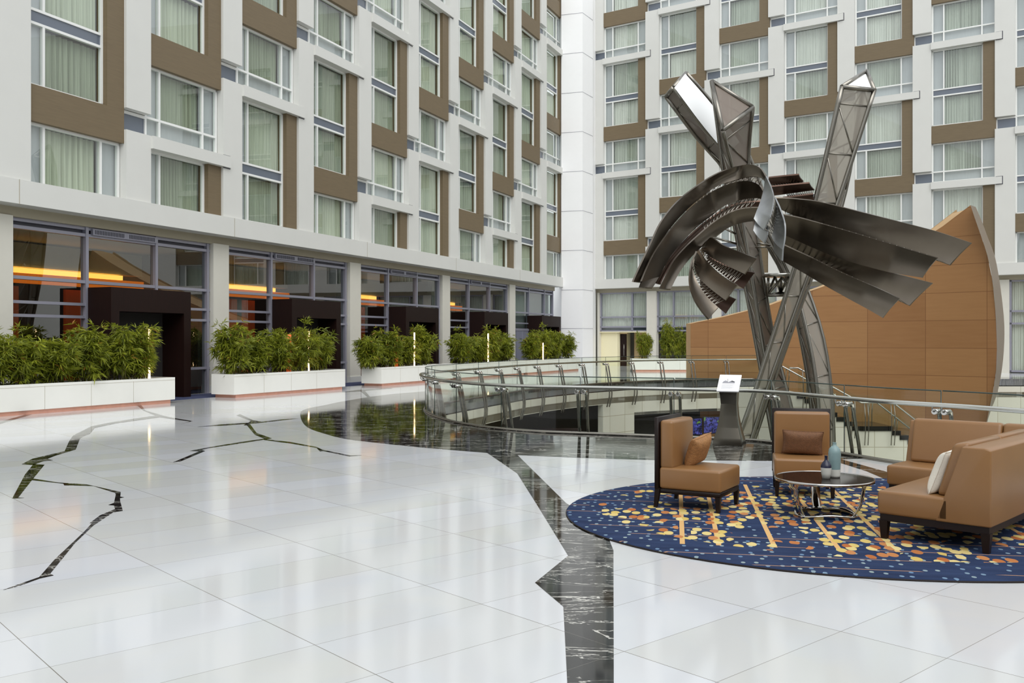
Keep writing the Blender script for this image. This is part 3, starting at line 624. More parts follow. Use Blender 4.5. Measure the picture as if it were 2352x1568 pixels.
# parapet right of the bronze wall and dark recess under it
# ------------------------------------------------------------ bronze sail wall
bx0, bz0 = P3(1586, 0, 43.2).x, 43.2
def sailZ(x): t = (x-1586)/(2290-1586); return 43.2-6.2*t+1.0*math.sin(math.pi*t)
TOP = [(1586, 743), (1660, 728), (1700, 718), (1764, 702), (1800, 689), (1894, 657), (2000, 612), (2100, 560), (2162, 522), (2229, 471)]
RGT = [(2229, 471), (2239, 501), (2254, 544), (2268, 587), (2280, 647), (2287, 721), (2290, 796), (2288, 850), (2280, 905), (2268, 960), (2250, 1040)]
def sail():
    e = empty('sail_wall', (13, 40, -4.5))
    def topy(x):
        for (x0, y0), (x1, y1) in zip(TOP, TOP[1:]):
            if x0 <= x <= x1: return y0+(y1-y0)*(x-x0)/(x1-x0)
        return 471
    def righty(x):   # lowest / highest y on the right edge for x beyond 2229
        return None
    vs = []; fs = []; nx = 60; ny = 24; grid = []
    for j in range(ny+1):
        row = []
        t = j/ny; zrow = None
        for i in range(nx+1):
            s = i/nx
            # right boundary y range from 471 (t=0) .. 1060 (t=1)
            yr = 471+(1040-471)*t; xr = 2229
            for (x0, y0), (x1, y1) in zip(RGT, RGT[1:]):
                if y0 <= yr <= y1: xr = x0+(x1-x0)*(yr-y0)/(y1-y0)
            x = 1586+(xr-1586)*s
            yt = topy(min(x, 2229)); yb = 1040
            y = yt+(yb-yt)*t
            row.append(P3(x, y, sailZ(x)))
        grid.append(row)
    mb = MB(); flat = [p for r in grid for p in r]
    for j in range(ny):
        for i in range(nx): fs.append((j*(nx+1)+i, (j+1)*(nx+1)+i, (j+1)*(nx+1)+i+1, j*(nx+1)+i+1))
    me = bpy.data.meshes.new('sail_face'); me.from_pydata([tuple(p-e.location) for p in flat], [], fs); uv = me.uv_layers.new(name='UVMap')
    for lp in me.loops: p = flat[lp.vertex_index]; uv.data[lp.index].uv = (math.hypot(p.x-bx0, p.y-bz0)+10.7, p.z+10.05)
    for p in me.polygons: p.use_smooth = True
    me.materials.append(MT['bronze_panel']); o = bpy.data.objects.new('front_face', me); COL.objects.link(o); o.parent = e
    # right edge face
    BK = [(2241, 475), (2255.6, 509), (2270, 548), (2284.7, 587), (2295, 640), (2303, 700), (2307, 750), (2306, 800), (2301, 850), (2290, 905), (2270, 960)]
    fr = resample(catmull([P3(x, y, sailZ(2290)) for x, y in RGT], 4), 30); bk = resample(catmull([P3(x, y, sailZ(2290)+1.6) for x, y in BK]+[P3(2255, 1040, sailZ(2290)+1.6)], 4), 30)
    tp = resample([P3(x, y, sailZ(x)) for x, y in TOP], 40); tb = [p+Vector((.02, 1.0, .02)) for p in tp]; tb[-1] = bk[0].copy()
    mb = MB(); n = 30
    mb.add(fr+bk, [(i, i+1, n+i+1, n+i) for i in range(n-1)], True); rel(mb, e).build('edge_face', mat('bronze_edge', (128, 112, 94), .45, metal=.3), e)
    mb = MB(); n = 40; mb.add(tp+tb, [(i, i+1, n+i+1, n+i) for i in range(n-1)], True)
    L0 = [P3(1586, y, 43.2) for y in (743, 1040)]; L1 = [P3(1576, y, 43.9) for y in (743, 1040)]
    mb.add(L0+L1, [(0, 1, 3, 2)]); rel(mb, e).build('rim', mat('bronze_rim', (206, 170, 124), .5, metal=.2), e)
    mb = MB(); mb.add([p+Vector((.05, 1.3, 0)) for p in flat], [tuple(reversed(f)) for f in fs], True); rel(mb, e).build('rear_face', 'bronze_rim', e)
    tag(e, 'tall curved brown bronze wall shaped like a sail behind the steel sculpture', 'wall')
sail()
# ------------------------------------------------------------ stair down to the lower level
def stair():
    e = empty('staircase', (9.5, 34, -4.5)); Zs = 33.5; st = MB(); tr = MB(); prof = []
    x0 = P3(1832, 0, Zs).x; z = .0; x = x0; rise, run = .165, .285; pts = [(x0-2.2, z), (x0, z)]
    for k in range(8):
        tr.box(x-.03, x+run, Zs-.04, Zs+1.9, z-.165-.16, z-.165)
        z -= rise; pts += [(x, z), (x+run, z)]; x += run
    lx = x; tr.box(x-.02, x+1.15, Zs-.04, Zs+1.9, z-.17, z); x += 1.15; pts.append((x, z)); lz = z
    for k in range(14):
        tr.box(x-.03, x+run, Zs-.04, Zs+1.9, z-.165-.16, z-.165); z -= rise; pts += [(x, z), (x+run, z)]; x += run
    top = [p for p in pts]; me = bpy.data.meshes.new('stringer_wall'); vs = []; fs = []
    for i in range(len(top)-1):
        (a, za), (b, zb_) = top[i], top[i+1]
        if b-a < .01: continue
        o = len(vs); zz = min(za, zb_)-.1
        vs += [(a, Zs, -4.5), (b, Zs, -4.5), (b, Zs, zz), (a, Zs, zz), (a, Zs+1.85, -4.5), (b, Zs+1.85, -4.5), (b, Zs+1.85, zz), (a, Zs+1.85, zz)]
        fs += [(o, o+1, o+2, o+3), (o+3, o+2, o+6, o+7), (o+5, o+4, o+7, o+6)]
    me.from_pydata([tuple(Vector(v)-e.location) for v in vs], [], fs); uv = me.uv_layers.new(name='UVMap')
    for lp in me.loops: v = vs[lp.vertex_index]; uv.data[lp.index].uv = (v[0]+10, v[2]+10)
    me.materials.append(MT['stone_tile']); o = bpy.data.objects.new('stringer_wall', me); COL.objects.link(o); o.parent = e
    rel(tr, e).build('treads', 'black_stone', e)
    for Zr in (Zs-.05, Zs+1.85):
        r = MB(); r.tube([(x0-.3, Zr, .78), (x0, Zr, .78), (lx, Zr, lz+.85), (lx+1.15, Zr, lz+.85), (lx+4.4, Zr, lz-1.7)], .028, 8)
        rel(r, e).build('handrail', 'steel', e)
        g = MB(); gp = [(x0, .95, -.05), (lx, lz+1.0, lz-.0), (lx+1.15, lz+1.0, lz), (lx+4.4, lz-1.55, lz-2.5)]
        for (a, t0, b0), (b, t1, b1) in zip(gp, gp[1:]): g.add([(a, Zr+.02, b0), (b, Zr+.02, b1), (b, Zr+.02, t1), (a, Zr+.02, t0)], [(0, 1, 2, 3)])
        rel(g, e).build('glass_panel', 'rail_glass', e)
        for px_, zt in ((x0+.15, .72), (x0+1.0, .25), (x0+1.9, -.25), (lx+.1, lz+.82), (lx+1.05, lz+.82), (lx+2.0, lz+.15), (lx+2.9, lz-.5)):
            for dx in (0, .12):
                r = MB(); dv = -.06 if Zr < Zs else .06
                r.tube([(px_+dx, Zr+dv*.5, zt), (px_+dx, Zr+dv*2.2, zt-.5), (px_+dx, Zr+dv*2.2, zt-1.0), (px_+dx, Zr+dv, zt-1.5)], .016, 6); rel(r, e).build('post', 'steel_tube', e)
    tag(e, 'stair with black treads and pale stone side descending behind the balustrade', 'stairs')
stair()
# ------------------------------------------------------------ balustrade round the opening
def balustrade():
    e = empty('balustrade', (0, 20, 0))
    path = resample([Vector((p[0], p[1], 0)) for p in vs_ if p[1] < 42.3 and p[0] < 14.6 and (p[1] > 11.8 or p[0] < 6)], 400)
    # extend to the right of the picture
    path = resample([Vector((9.6, 9.25, 0)), Vector((7.9, 9.95, 0)), Vector((7.1, 10.8, 0)), Vector((6.75, 11.35, 0))]+path, 420)
    N = len(path); nr = []
    for i in range(N):
        t = (path[min(N-1, i+1)]-path[max(0, i-1)]).normalized(); nr.append(Vector((t.y, -t.x, 0)))   # towards the opening? fixed below
    cen = Vector((8, 26, 0))
    if (cen-path[200]).dot(nr[200]) < 0: nr = [-v for v in nr]
    L = [0]
    for i in range(1, N): L.append(L[-1]+(path[i]-path[i-1]).length)
    step = 1.78; npan = int(L[-1]/step); step = L[-1]/npan
    def at(d):
        for i in range(N-1):
            if L[i+1] >= d-1e-6: t = (d-L[i])/(L[i+1]-L[i]); return path[i].lerp(path[i+1], t), nr[i].lerp(nr[i+1], t).normalized()
        return path[-1], nr[-1]
    base = MB(); base.tube([p+n*.02+Vector((0, 0, .02)) for p, n in zip(path[::3], nr[::3])], .035, 6); rel(base, e).build('base_rail', 'steel_tube', e)
    hr = MB(); hr.tube([p-n*.09+Vector((0, 0, .9)) for p, n in zip(path[::2], nr[::2])], .034, 10); rel(hr, e).build('handrail', 'steel', e)
    for k in range(npan):
        g = MB(); vs = []; fs = []; ed = []
        for i in range(7):
            p, n = at(step*k+.012+(step-.024)*i/6); q = p+n*.03; vs += [q+Vector((0, 0, -.12)), q+Vector((0, 0, 1.09))]; ed.append(q+Vector((0, 0, 1.092)))
        for i in range(6): fs.append((2*i, 2*i+2, 2*i+3, 2*i+1))
        g.add(vs, fs, True); pn = rel(g, e).build('glass_panel', 'rail_glass', e)
        b = MB(); b.tube(ed, .009, 4); b.tube([ed[0], ed[0]-Vector((0, 0, 1.1))], .008, 4); rel(b, e).build('polished_edge', 'glass_edge', pn)
    for k in range(1, npan):
        p, n = at(step*k); t = Vector((-n.y, n.x, 0))
        po = MB()
        for s_ in (-.085, .085):
            b0 = p+n*.10+t*s_
            c = catmull([b0+Vector((0, 0, .8)), b0+n*.07+Vector((0, 0, .45)), b0+n*.16+Vector((0, 0, -.05)), b0+n*.18+Vector((0, 0, -.5)), b0+n*.06+Vector((0, 0, -.95))], 4)
            po.tube(c, .029, 8)
            po.tube([b0+Vector((0, 0, .8)), p-n*.02+t*s_*.7+Vector((0, 0, .8))], .018, 6)
        pp = rel(po, e).build('post', 'steel_tube', e)
        cl = MB()
        for s_ in (-.07, .07):
            q = p+t*s_+Vector((0, 0, .8)); cl.tube([q-n*.05, q+n*.1], .04, 10); cl.tube([q-n*.06, q-n*.09+Vector((0, 0, .02)), q-n*.09+Vector((0, 0, .1))], .012, 6)
        rel(cl, e).build('clamp', 'chrome', pp)
    tag(e, 'curved glass balustrade with steel handrail and paired posts around the floor opening', 'balustrade')
balustrade()
# parapet seen right of the bronze wall
# ------------------------------------------------------------ planters, bamboo, light rods
PA = Vector((-11.96, 21.66)); PD = Vector((.4376, .8992)); PN = Vector((-.8992, .4376))
def tau(x):
    k = (x-CX)/F; return (k*PA.y-PA.x)/(PD.x-k*PD.y)
PLANT = [(-150, 402), (538, 793), (876, 1040), (1055, 1207), (1212, 1332)]
def bamboo_meshes():
    out = []
    for v in range(5):
        rnd = random.Random(40+v); cul = MB(); lf = []; N = 17
        for c in range(N):
            bx, by = rnd.uniform(-.26, .26), rnd.uniform(-.2, .2); ln = rnd.uniform(.1, .62); an = rnd.uniform(0, 6.28); hh = rnd.uniform(.85, 1.62)*(1.0 if ln < .4 else .85)
            pts = [Vector((bx+math.cos(an)*ln*t**1.7, by+math.sin(an)*ln*.8*t**1.7, hh*t-(.22*t**4))) for t in [i/7 for i in range(8)]]
            cul.tube(pts, [.010*(1-.75*i/7) for i in range(8)], 5)
            for i in range(34):
                t = rnd.uniform(.16, 1.0)**.8; k = min(6, int(t*7)); p = pts[k].lerp(pts[k+1], t*7-k); r = rnd.uniform(.03, .26)*(1.2-.5*t)
                d = Vector((rnd.gauss(0, 1), rnd.gauss(0, 1), rnd.gauss(.25, .6))).normalized(); tip = p+d*r; tone = rnd.random()*.55
                for q in range(6):   # a spray of leaves fanned from one twig
                    dd = (d+Vector((rnd.gauss(0, .75), rnd.gauss(0, .75), rnd.gauss(-.25, .45)))).normalized()
                    lf.append((tip, dd, rnd.uniform(.13, .25), min(1, tone+rnd.random()*.48)))
        lm_ = MB(); ra = []
        for p, d, l, r in lf:
            s = d.cross(Vector((0, 0, 1)))
            if s.length < .01: s = Vector((1, 0, 0))
            s = (s.normalized()+Vector((rnd.uniform(-.5, .5), rnd.uniform(-.5, .5), rnd.uniform(-.4, .4)))).normalized()*l*.085
            dr = Vector((0, 0, l*.22)); m_ = p+d*l*.38
            lm_.add([p, m_+s, p+d*l-dr, m_-s], [(0, 1, 2), (0, 2, 3)]); ra += [r]*4
        out.append((cul, lm_, ra))
    return out
BM = bamboo_meshes(); BPROTO = []
def bamboo(loc, rz, v, sc, label, group):
    root = empty('bamboo_plant', loc, rz); root.scale = sc
    if len(BPROTO) <= v or BPROTO[v] is None:
        while len(BPROTO) <= v: BPROTO.append(None)
        cul, lf, ra = BM[v]; a = cul.build('culms', 'culm'); b = lf.build('foliage', 'bamboo_leaf')
        at = b.data.attributes.new('leafrand', 'FLOAT', 'POINT'); at.data.foreach_set('value', ra); BPROTO[v] = (a, b); a.parent = root; b.parent = root
    else:
        for s in BPROTO[v]: c = s.copy(); COL.objects.link(c); c.parent = root
    tag(root, label, 'plant', group)
CL = [[(-60, 1.0), (15, 1.02), (82, 1.0), (152, 1.0), (225, 1.05), (292, 1.08), (345, 1.12)], [(556, 1.15), (610, 1.0), (668, 1.08), (715, 1.25), (757, 1.18)], [(872, 1.05), (915, 1.1), (950, .9), (992, 1.25)], [(1082, 1.15), (1120, 1.1), (1152, 1.2), (1180, 1.0)], [(1236, 1.05), (1268, 1.35), (1292, 1.4), (1318, 1.05)]]
WHO = ['nearest planter at the left edge', 'second planter from the left', 'third planter from the left', 'fourth planter from the left', 'farthest planter on the left']
ORD = ['first', 'second', 'third', 'fourth', 'fifth', 'sixth', 'seventh']
ROD = [361, 725, 966, 1134, 1259]
def planter(name, ax, ay, ln, dirv, nv, label, dep=.93, hh=.73):
    e = empty('planter', (ax, ay, 0)); D = Vector((dirv.x, dirv.y, 0)); N = Vector((nv.x, nv.y, 0))
    def bx(mb, a0, a1, n0, n1, z0, z1): mb.hexa([D*a0+N*n0+Vector((0, 0, z0)), D*a1+N*n0+Vector((0, 0, z0)), D*a1+N*n1+Vector((0, 0, z0)), D*a0+N*n1+Vector((0, 0, z0)), D*a0+N*n0+Vector((0, 0, z1)), D*a1+N*n0+Vector((0, 0, z1)), D*a1+N*n1+Vector((0, 0, z1)), D*a0+N*n1+Vector((0, 0, z1))])
    q = MB(); t = .06
    bx(q, 0, ln, 0, t, .1, hh); bx(q, 0, ln, dep-t, dep, .1, hh); bx(q, 0, t, t, dep-t, .1, hh); bx(q, ln-t, ln, t, dep-t, .1, hh); bx(q, t, ln-t, t, dep-t, .1, .3)
    q.build('trough', 'planter_white', e)
    q = MB(); k = 1.35
    while k < ln-.4: bx(q, k, k+.008, -.002, .001, .1, hh-.06); k += 1.35
    bx(q, 0, ln, -.002, .001, hh-.075, hh-.068)
    q.build('panel_joint', 'header', e)
    q = MB(); bx(q, .12, ln-.12, .05, dep-.05, 0, .1); q.build('toe_base', 'copper_toe', e)
    q = MB(); bx(q, t, ln-t, t, dep-t, .3, hh-.05); q.build('soil', 'soil', e)
    tag(e, label, 'planter', 'white stone bamboo planters'); return e
PLAB = ['long white planter with copper base at the left edge of the floor', 'white planter with copper base, second along the storefront', 'white planter with copper base, third along the storefront', 'white planter with copper base, fourth along the storefront', 'white planter with copper base beside the white corner shaft']
for i, (x0, x1) in enumerate(PLANT):
    t0, t1 = tau(x0), tau(x1); a = PA+PD*t0
    planter('planter', a.x, a.y, t1-t0, PD, PN, PLAB[i])
    for j, (x, s) in enumerate(CL[i]):
        p = PA+PD*tau(x)+PN*random.uniform(.42, .55); side = ORD[j]
        bamboo((p.x, p.y, .67), random.uniform(0, 6.28), (i*3+j*2) % 5, (1.12, 1.12, s), 'green bamboo clump, %s from the left in the %s' % (side, WHO[i]), 'bamboo in the left planters')
    p = PA+PD*tau(ROD[i])+PN*.3
    r = empty('light_rod', (p.x, p.y, .68)); top = 1.42 if i < 4 else .95
    q = MB(); q.lathe([(0, 0), (.03, 0), (.03, top-.02), (.022, top), (0, top)], 12); q.build('glowing_tube', 'rod_glow', r)
    q = MB(); q.lathe([(0, -.02), (.06, -.02), (.06, .03), (.045, .04)], 12); q.build('foot', 'steel', r)
    tag(r, 'slim glowing light rod standing in the '+WHO[i], 'lamp', 'light rods in the planters')
    if i in (1, 2):
        p = PA+PD*tau((695, 938)[i-1])+PN*.6; r = empty('light_rod', (p.x, p.y, .68)); q = MB(); q.lathe([(0, 0), (.09, 0), (.09, 1.3), (0, 1.3)], 12); q.build('amber_tube', 'rod_amber', r)
        tag(r, 'dim copper coloured rod among the bamboo of the '+WHO[i], 'lamp')
# far right planter, by the notice
ra0 = Vector(FL(1452, 853)); ra1 = Vector(FL(1600, 853)); dv = Vector((1, 0)); nv = Vector((0, 1))
planter('planter', ra0.x, ra0.y, 4.0, dv, nv, 'white planter with copper base left of the bronze wall')
for j, (x, s, v) in enumerate(((1472, 1.32, 1), (1520, 1.5, 3), (1545, 1.3, 0), (1568, 1.3, 2))):
    X, Y = FL(x, 850); bamboo((X, ra0.y+.45, .67), j*1.7, v, (.85, .85, s), 'green bamboo clump, %s from the left in the planter beside the bronze wall' % ORD[j], 'bamboo in the far right planter')
# ------------------------------------------------------------ the steel sculpture
SCU = empty('sculpture', (8.0, 28, -4.5)); tag(SCU, 'tall abstract steel sculpture of curved bands and three leaning lattice shafts', 'sculpture')
def curve_px(L, n=24):
    """L: list of (x, y, Z) -> smooth 3D polyline"""
    return resample(catmull([P3(x, y, Z) for x, y, Z in L], 6), n)
def shaft(name, E, cap=True, panels=('mesh_panel',)*3, r=.075, n=26):
    e = empty(name, (0, 0, 0)); e.parent = SCU
    C = [curve_px([(x, y, Z+2.3) for x, y, Z in q], n) for q in E]
    for c in C:
        d = c[-1]-c[-2]
        if c[-1].z > -4.4: c.append(c[-1]+d*((c[-1].z+4.5)/-d.z))
    n += 1
    tb = MB()
    for c in C: tb.tube(c, r, 10)
    for i in range(3): tb.tube([C[i][0], C[(i+1) % 3][0]], r, 8)
    rel(tb, SCU).build('edge_tubes', 'steel_tube', e)
    for i in range(3):
        a, b = C[i], C[(i+1) % 3]; mb = MB(); mb.add(a+b, [(k, k+1, n+k+1, n+k) for k in range(n-1)], True); rel(mb, SCU).build('skin_panel', panels[i], e)
    tr = MB(); k = 1; s = 0
    while k < n-2:
        for i in range(3): tr.tube([C[i][k], C[(i+1) % 3][k]], .028, 6)
        for i in range(3): tr.tube([C[i][k], C[(i+1) % 3][min(n-1, k+3)]], .026, 6)
        k += 3
    rel(tr, SCU).build('inner_truss', 'steel_tube', e)
    if cap == 'white':
        mb = MB(); c3 = [c[0] for c in C]; cc = sum(c3, Vector())/3; mb.add([cc+(p-cc)*.95 for p in c3], [(0, 1, 2)]); rel(mb, SCU).build('end_cap', 'cap_white', e)
    elif cap:
        mb = MB(); c3 = [c[0] for c in C]; mb.add(c3, [(0, 1, 2)]); rel(mb, SCU).build('end_cap', cap, e)
    return e
shaft('shaft', [  # right, straight
    [(1934, 199, 26.6), (1871, 465, 27.0), (1817, 640, 27.2), (1743, 872, 27.2), (1698, 1000, 27.2), (1660, 1105, 27.2)],
    [(2008, 207, 26.8), (1922, 470, 27.2), (1854, 640, 27.4), (1769, 872, 27.4), (1728, 1000, 27.4), (1692, 1105, 27.4)],
    [(1990, 163, 27.8), (1935, 465, 28.0), (1862, 640, 28.0), (1778, 872, 28.0), (1735, 1000, 28.0), (1697, 1105, 28.0)]], 'white')
shaft('shaft', [  # middle, open triangular end
    [(1635, 186, 27.6), (1650, 300, 28.2), (1663, 400, 28.6), (1690, 530, 28.8), (1713, 661, 28.8), (1742, 816, 28.8), (1764, 945, 28.6), (1790, 1090, 28.6)],
    [(1660, 299, 26.6), (1672, 350, 27.4), (1687, 410, 27.8), (1707, 520, 28.0), (1728, 645, 28.0), (1757, 816, 28.0), (1790, 950, 27.8), (1815, 1090, 27.8)],
    [(1729, 246, 27.4), (1722, 310, 28.2), (1719, 390, 28.6), (1735, 512, 28.8), (1751, 630, 28.8), (1778, 785, 28.8), (1819, 945, 28.6), (1850, 1090, 28.6)]], 'mesh_dense', ('mesh_dense', 'mesh_dense', 'mesh_dense'))
shaft('shaft', [  # left top curving into the right hand leg
    [(1530, 222, 28.4), (1600, 315, 29.0), (1668, 395, 29.4), (1752, 545, 29.6), (1803, 640, 29.6), (1836, 760, 29.4), (1860, 900, 29.2), (1872, 1050, 29.0), (1876, 1110, 29)],
    [(1547, 201, 27.8), (1612, 290, 28.4), (1685, 375, 28.9), (1766, 540, 29.0), (1818, 640, 29.0), (1853, 763, 28.8), (1876, 890, 28.6), (1886, 1050, 28.4), (1889, 1110, 28.4)],
    [(1576, 168, 28.6), (1638, 240, 29.2), (1712, 340, 29.6), (1788, 535, 29.8), (1838, 625, 29.8), (1887, 763, 29.6), (1909, 900, 29.4), (1916, 1050, 29.2), (1918, 1110, 29.2)]], 'mesh_panel', ('mesh_dense', 'mesh_panel', 'mesh_dense'))
# white top skin of the left shaft, its colour paints in light from above
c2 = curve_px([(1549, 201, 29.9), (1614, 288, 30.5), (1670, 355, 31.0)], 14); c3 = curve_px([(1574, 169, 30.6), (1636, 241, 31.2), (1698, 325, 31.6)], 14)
q = MB(); q.add(c2+c3, [(k, k+1, 14+k+1, 14+k) for k in range(13)], True); rel(q, SCU).build('lit_top_skin', 'cap_white', SCU)
def ribbon(e1, e2, z1, z2, m='ribbon_steel', n=44, th=.05, k=1.0, ox=0, oy=0, bulge=.06, sp=True):
    """band between two image-measured edges at real depths z1/z2 (lists along the edge), 5 cm plate"""
    def mk(E, Zs):
        pts = [Vector((ox+x/k, oy+y/k, 0)) for x, y in E]; pts = resample(catmull(pts, 8) if (sp and len(pts) > 2) else pts, n); out = []
        for i, p in enumerate(pts):
            t = i/(n-1)*(len(Zs)-1); j = min(len(Zs)-2, int(t)); Z = Zs[j]+(Zs[j+1]-Zs[j])*(t-j); out.append(P3(p.x, p.y, Z))
        return out
    A, B = mk(e1, z1), mk(e2, z2); R = 5; rows = []
    for a, b in zip(A, B): rows.append([a.lerp(b, r/(R-1))+Vector((0, bulge*math.sin(math.pi*r/(R-1)), 0)) for r in range(R)])
    nrm = []
    for i in range(n):
        ra = rows[max(0, i-1)]; rb = rows[min(n-1, i+1)]; row = []
        for r in range(R):
            t = rb[r]-ra[r]; s = rows[i][min(R-1, r+1)]-rows[i][max(0, r-1)]; v = t.cross(s); row.append(v.normalized() if v.length > 1e-9 else Vector((0, 1, 0)))
        nrm.append(row)
    mb = MB(); fr = [p+q*th/2 for rw, nw in zip(rows, nrm) for p, q in zip(rw, nw)]; bk = [p-q*th/2 for rw, nw in zip(rows, nrm) for p, q in zip(rw, nw)]
    qf = [(i*R+r, i*R+r+1, (i+1)*R+r+1, (i+1)*R+r) for i in range(n-1) for r in range(R-1)]
    mb.add(fr, qf, True); mb.add(bk, [tuple(reversed(f)) for f in qf], True)
    M = n*R
    rim = [i*R for i in range(n)]+[(n-1)*R+r for r in range(1, R)]+[i*R+R-1 for i in range(n-2, -1, -1)]+[r for r in range(R-2, 0, -1)]
    mb.add(fr+bk, [(rim[i], rim[(i+1) % len(rim)], rim[(i+1) % len(rim)]+M, rim[i]+M) for i in range(len(rim))])
    rel(mb, SCU).build('band', m, SCU); return A, B
def zig(A, B, i0, i1, m=14, r=.016):
    r = .011
    """zigzag lacing between two band edges"""
    t = MB(); a = resample(A[i0:i1], m); b = resample(B[i0:i1], m)
    for i in range(m-1): t.tube([a[i], b[i]], r, 5); t.tube([b[i], a[i+1]], r, 5)
    rel(t, SCU).build('lacing', 'steel_tube', SCU)
k1 = dict(k=4.127, ox=1420, oy=360)
A1, A2 = ribbon([(135, 1185), (200, 1040), (300, 830), (400, 620), (550, 430), (750, 270), (950, 150), (1150, 85), (1270, 72), (1350, 105), (1405, 190)], [(215, 1190), (262, 1060), (345, 890), (480, 690), (640, 510), (820, 355), (960, 270), (1100, 225), (1250, 190), (1340, 195), (1395, 235)], [25.6, 26.4, 27.4, 28.6, 29.4, 29.3, 28.0], [26.0, 26.8, 27.8, 28.9, 29.6, 29.4, 28.1], **k1)
B1, B2 = ribbon([(215, 1180), (262, 1065), (345, 900), (490, 695), (650, 520), (825, 372), (970, 290), (1110, 240), (1240, 228), (1335, 262), (1378, 325)], [(320, 1243), (390, 1130), (480, 960), (600, 810), (750, 660), (880, 560), (1000, 470), (1120, 420), (1240, 395), (1320, 392), (1360, 400)], [25.7, 26.5, 27.5, 28.6, 29.3, 29.2, 28.1], [26.2, 27.0, 27.9, 28.9, 29.5, 29.4, 28.4], **k1)
ribbon([(200, 1236), (262, 1070), (320, 960)], [(322, 1244), (390, 1130), (440, 1040)], [25.5, 26.2, 26.7], [25.9, 26.6, 27.0], **k1)
ribbon([(345, 1196), (405, 1090), (480, 960), (610, 815), (760, 670), (890, 570), (1010, 490), (1130, 445), (1250, 425), (1345, 420)], [(404, 1206), (450, 1110), (530, 980), (650, 840), (780, 720), (910, 620), (1020, 545), (1140, 500), (1250, 480), (1330, 475)], [26.6, 27.4, 28.4, 29.2, 29.6, 29.6], [26.8, 27.6, 28.6, 29.4, 29.8, 29.8], 'ribbon_brown', **k1)
C1, C2 = ribbon([(392, 1250), (440, 1150), (520, 990), (640, 850), (780, 720), (900, 620), (1010, 550), (1110, 505), (1220, 482), (1330, 478)], [(496, 1256), (560, 1130), (640, 1010), (760, 880), (900, 765), (1000, 695), (1090, 650), (1160, 628), (1230, 615), (1300, 608)], [26.0, 26.8, 27.6, 28.2, 28.6, 28.4], [26.3, 27.1, 27.9, 28.5, 28.9, 28.7], **k1)
zig(A2, B1, 24, 43, 16, .02); zig(B2, C1, 24, 43, 14, .018)
# the bands turning over at the crest and dropping in front
T1, T2 = ribbon([(1395, 240), (1378, 330), (1345, 440), (1282, 590)], [(1405, 185), (1455, 300), (1474, 400), (1450, 540), (1386, 695)], [28.0, 27.5, 27.1, 26.8], [28.0, 27.2, 26.7, 26.4, 26.4], 'ribbon_light', **k1)
ribbon([(1300, 615), (1278, 700)], [(1425, 650), (1415, 740), (1386, 820)], [26.95, 26.85], [26.6, 26.5, 26.5], 'ribbon_light', sp=False, **k1)
U1, U2 = ribbon([(1480, 388), (1500, 470), (1500, 560), (1455, 765)], [(1488, 384), (1540, 500), (1580, 630), (1582, 760), (1562, 880)], [27.4, 27.1, 26.9, 26.7], [27.4, 26.9, 26.5, 26.3, 26.2], 'ribbon_light', **k1)
ribbon([(1480, 800), (1478, 890)], [(1562, 880), (1556, 985)], [26.8, 26.75], [26.3, 26.3], 'ribbon_light', sp=False, **k1)
zig(T2, U1, 14, 43, 11, .02)
k2 = dict(k=3.92, ox=1700, oy=360)
R1, R1b = ribbon([(300, 366), (420, 370), (560, 382), (700, 400), (1000, 472), (1300, 548), (1600, 625), (1800, 680), (2085, 775)], [(370, 470), (470, 520), (620, 590), (850, 670), (1100, 745), (1350, 815), (1600, 885), (1760, 930), (1890, 975)], [27.8, 27.3, 26.4, 25.4, 24.4], [28.1, 27.6, 26.7, 25.7, 24.7], **k2)
R2, R2b = ribbon([(380, 516), (500, 538), (620, 568), (850, 632), (1050, 690), (1400, 795), (1780, 910)], [(400, 700), (520, 755), (700, 835), (900, 915), (1100, 975), (1350, 1040), (1640, 1088)], [27.5, 27.0, 26.2, 25.3, 24.6], [27.9, 27.4, 26.6, 25.7, 25.0], **k2)
R3, R3b = ribbon([(400, 690), (520, 745), (700, 825), (900, 905), (1150, 985), (1400, 1050), (1735, 1136)], [(420, 830), (560, 880), (760, 970), (950, 1060), (1150, 1160), (1350, 1260), (1525, 1340)], [28.2, 27.7, 26.9, 26.0, 25.3], [28.5, 28.0, 27.2, 26.3, 25.6], **k2)
R4, R4b = ribbon([(390, 788), (520, 848), (640, 903), (870, 1018), (1060, 1103), (1280, 1198), (1440, 1275)], [(384, 935), (480, 990), (600, 1060), (750, 1150), (1000, 1290), (1150, 1372), (1285, 1450)], [27.3, 26.8, 26.1, 25.5, 25.0], [27.6, 27.1, 26.4, 25.8, 25.3], **k2)
zig(R1b, R2, 1, 43, 22, .016); zig(R3b, R4, 1, 43, 22, .016)
# lower left cluster
D1, D1b = ribbon([(800, 845), (845, 790), (890, 765), (1000, 838), (1150, 900), (1315, 962)], [(790, 870), (820, 900), (900, 962), (1000, 1015), (1100, 1065), (1200, 1113)], [28.0, 27.4, 27.0, 26.6], [28.2, 27.6, 27.2, 26.8], **k1)
ribbon([(850, 940), (1000, 1020), (1150, 1070), (1297, 1095)], [(840, 990), (950, 1080), (1060, 1170), (1185, 1250)], [27.9, 27.6, 27.3], [28.1, 27.8, 27.5], 'ribbon_brown', **k1)
E1, E1b = ribbon([(770, 880), (800, 935), (840, 990), (950, 1100), (1050, 1170), (1132, 1216)], [(722, 965), (730, 1060), (770, 1150), (850, 1230), (930, 1295), (1018, 1360)], [27.7, 27.2, 26.8, 26.4], [27.9, 27.4, 27.0, 26.6], **k1)
ribbon([(780, 1160), (900, 1250), (1000, 1300), (1117, 1352)], [(790, 1240), (850, 1330), (930, 1410), (1020, 1487)], [27.6, 27.3, 27.1], [27.8, 27.5, 27.3], 'ribbon_brown', **k1)
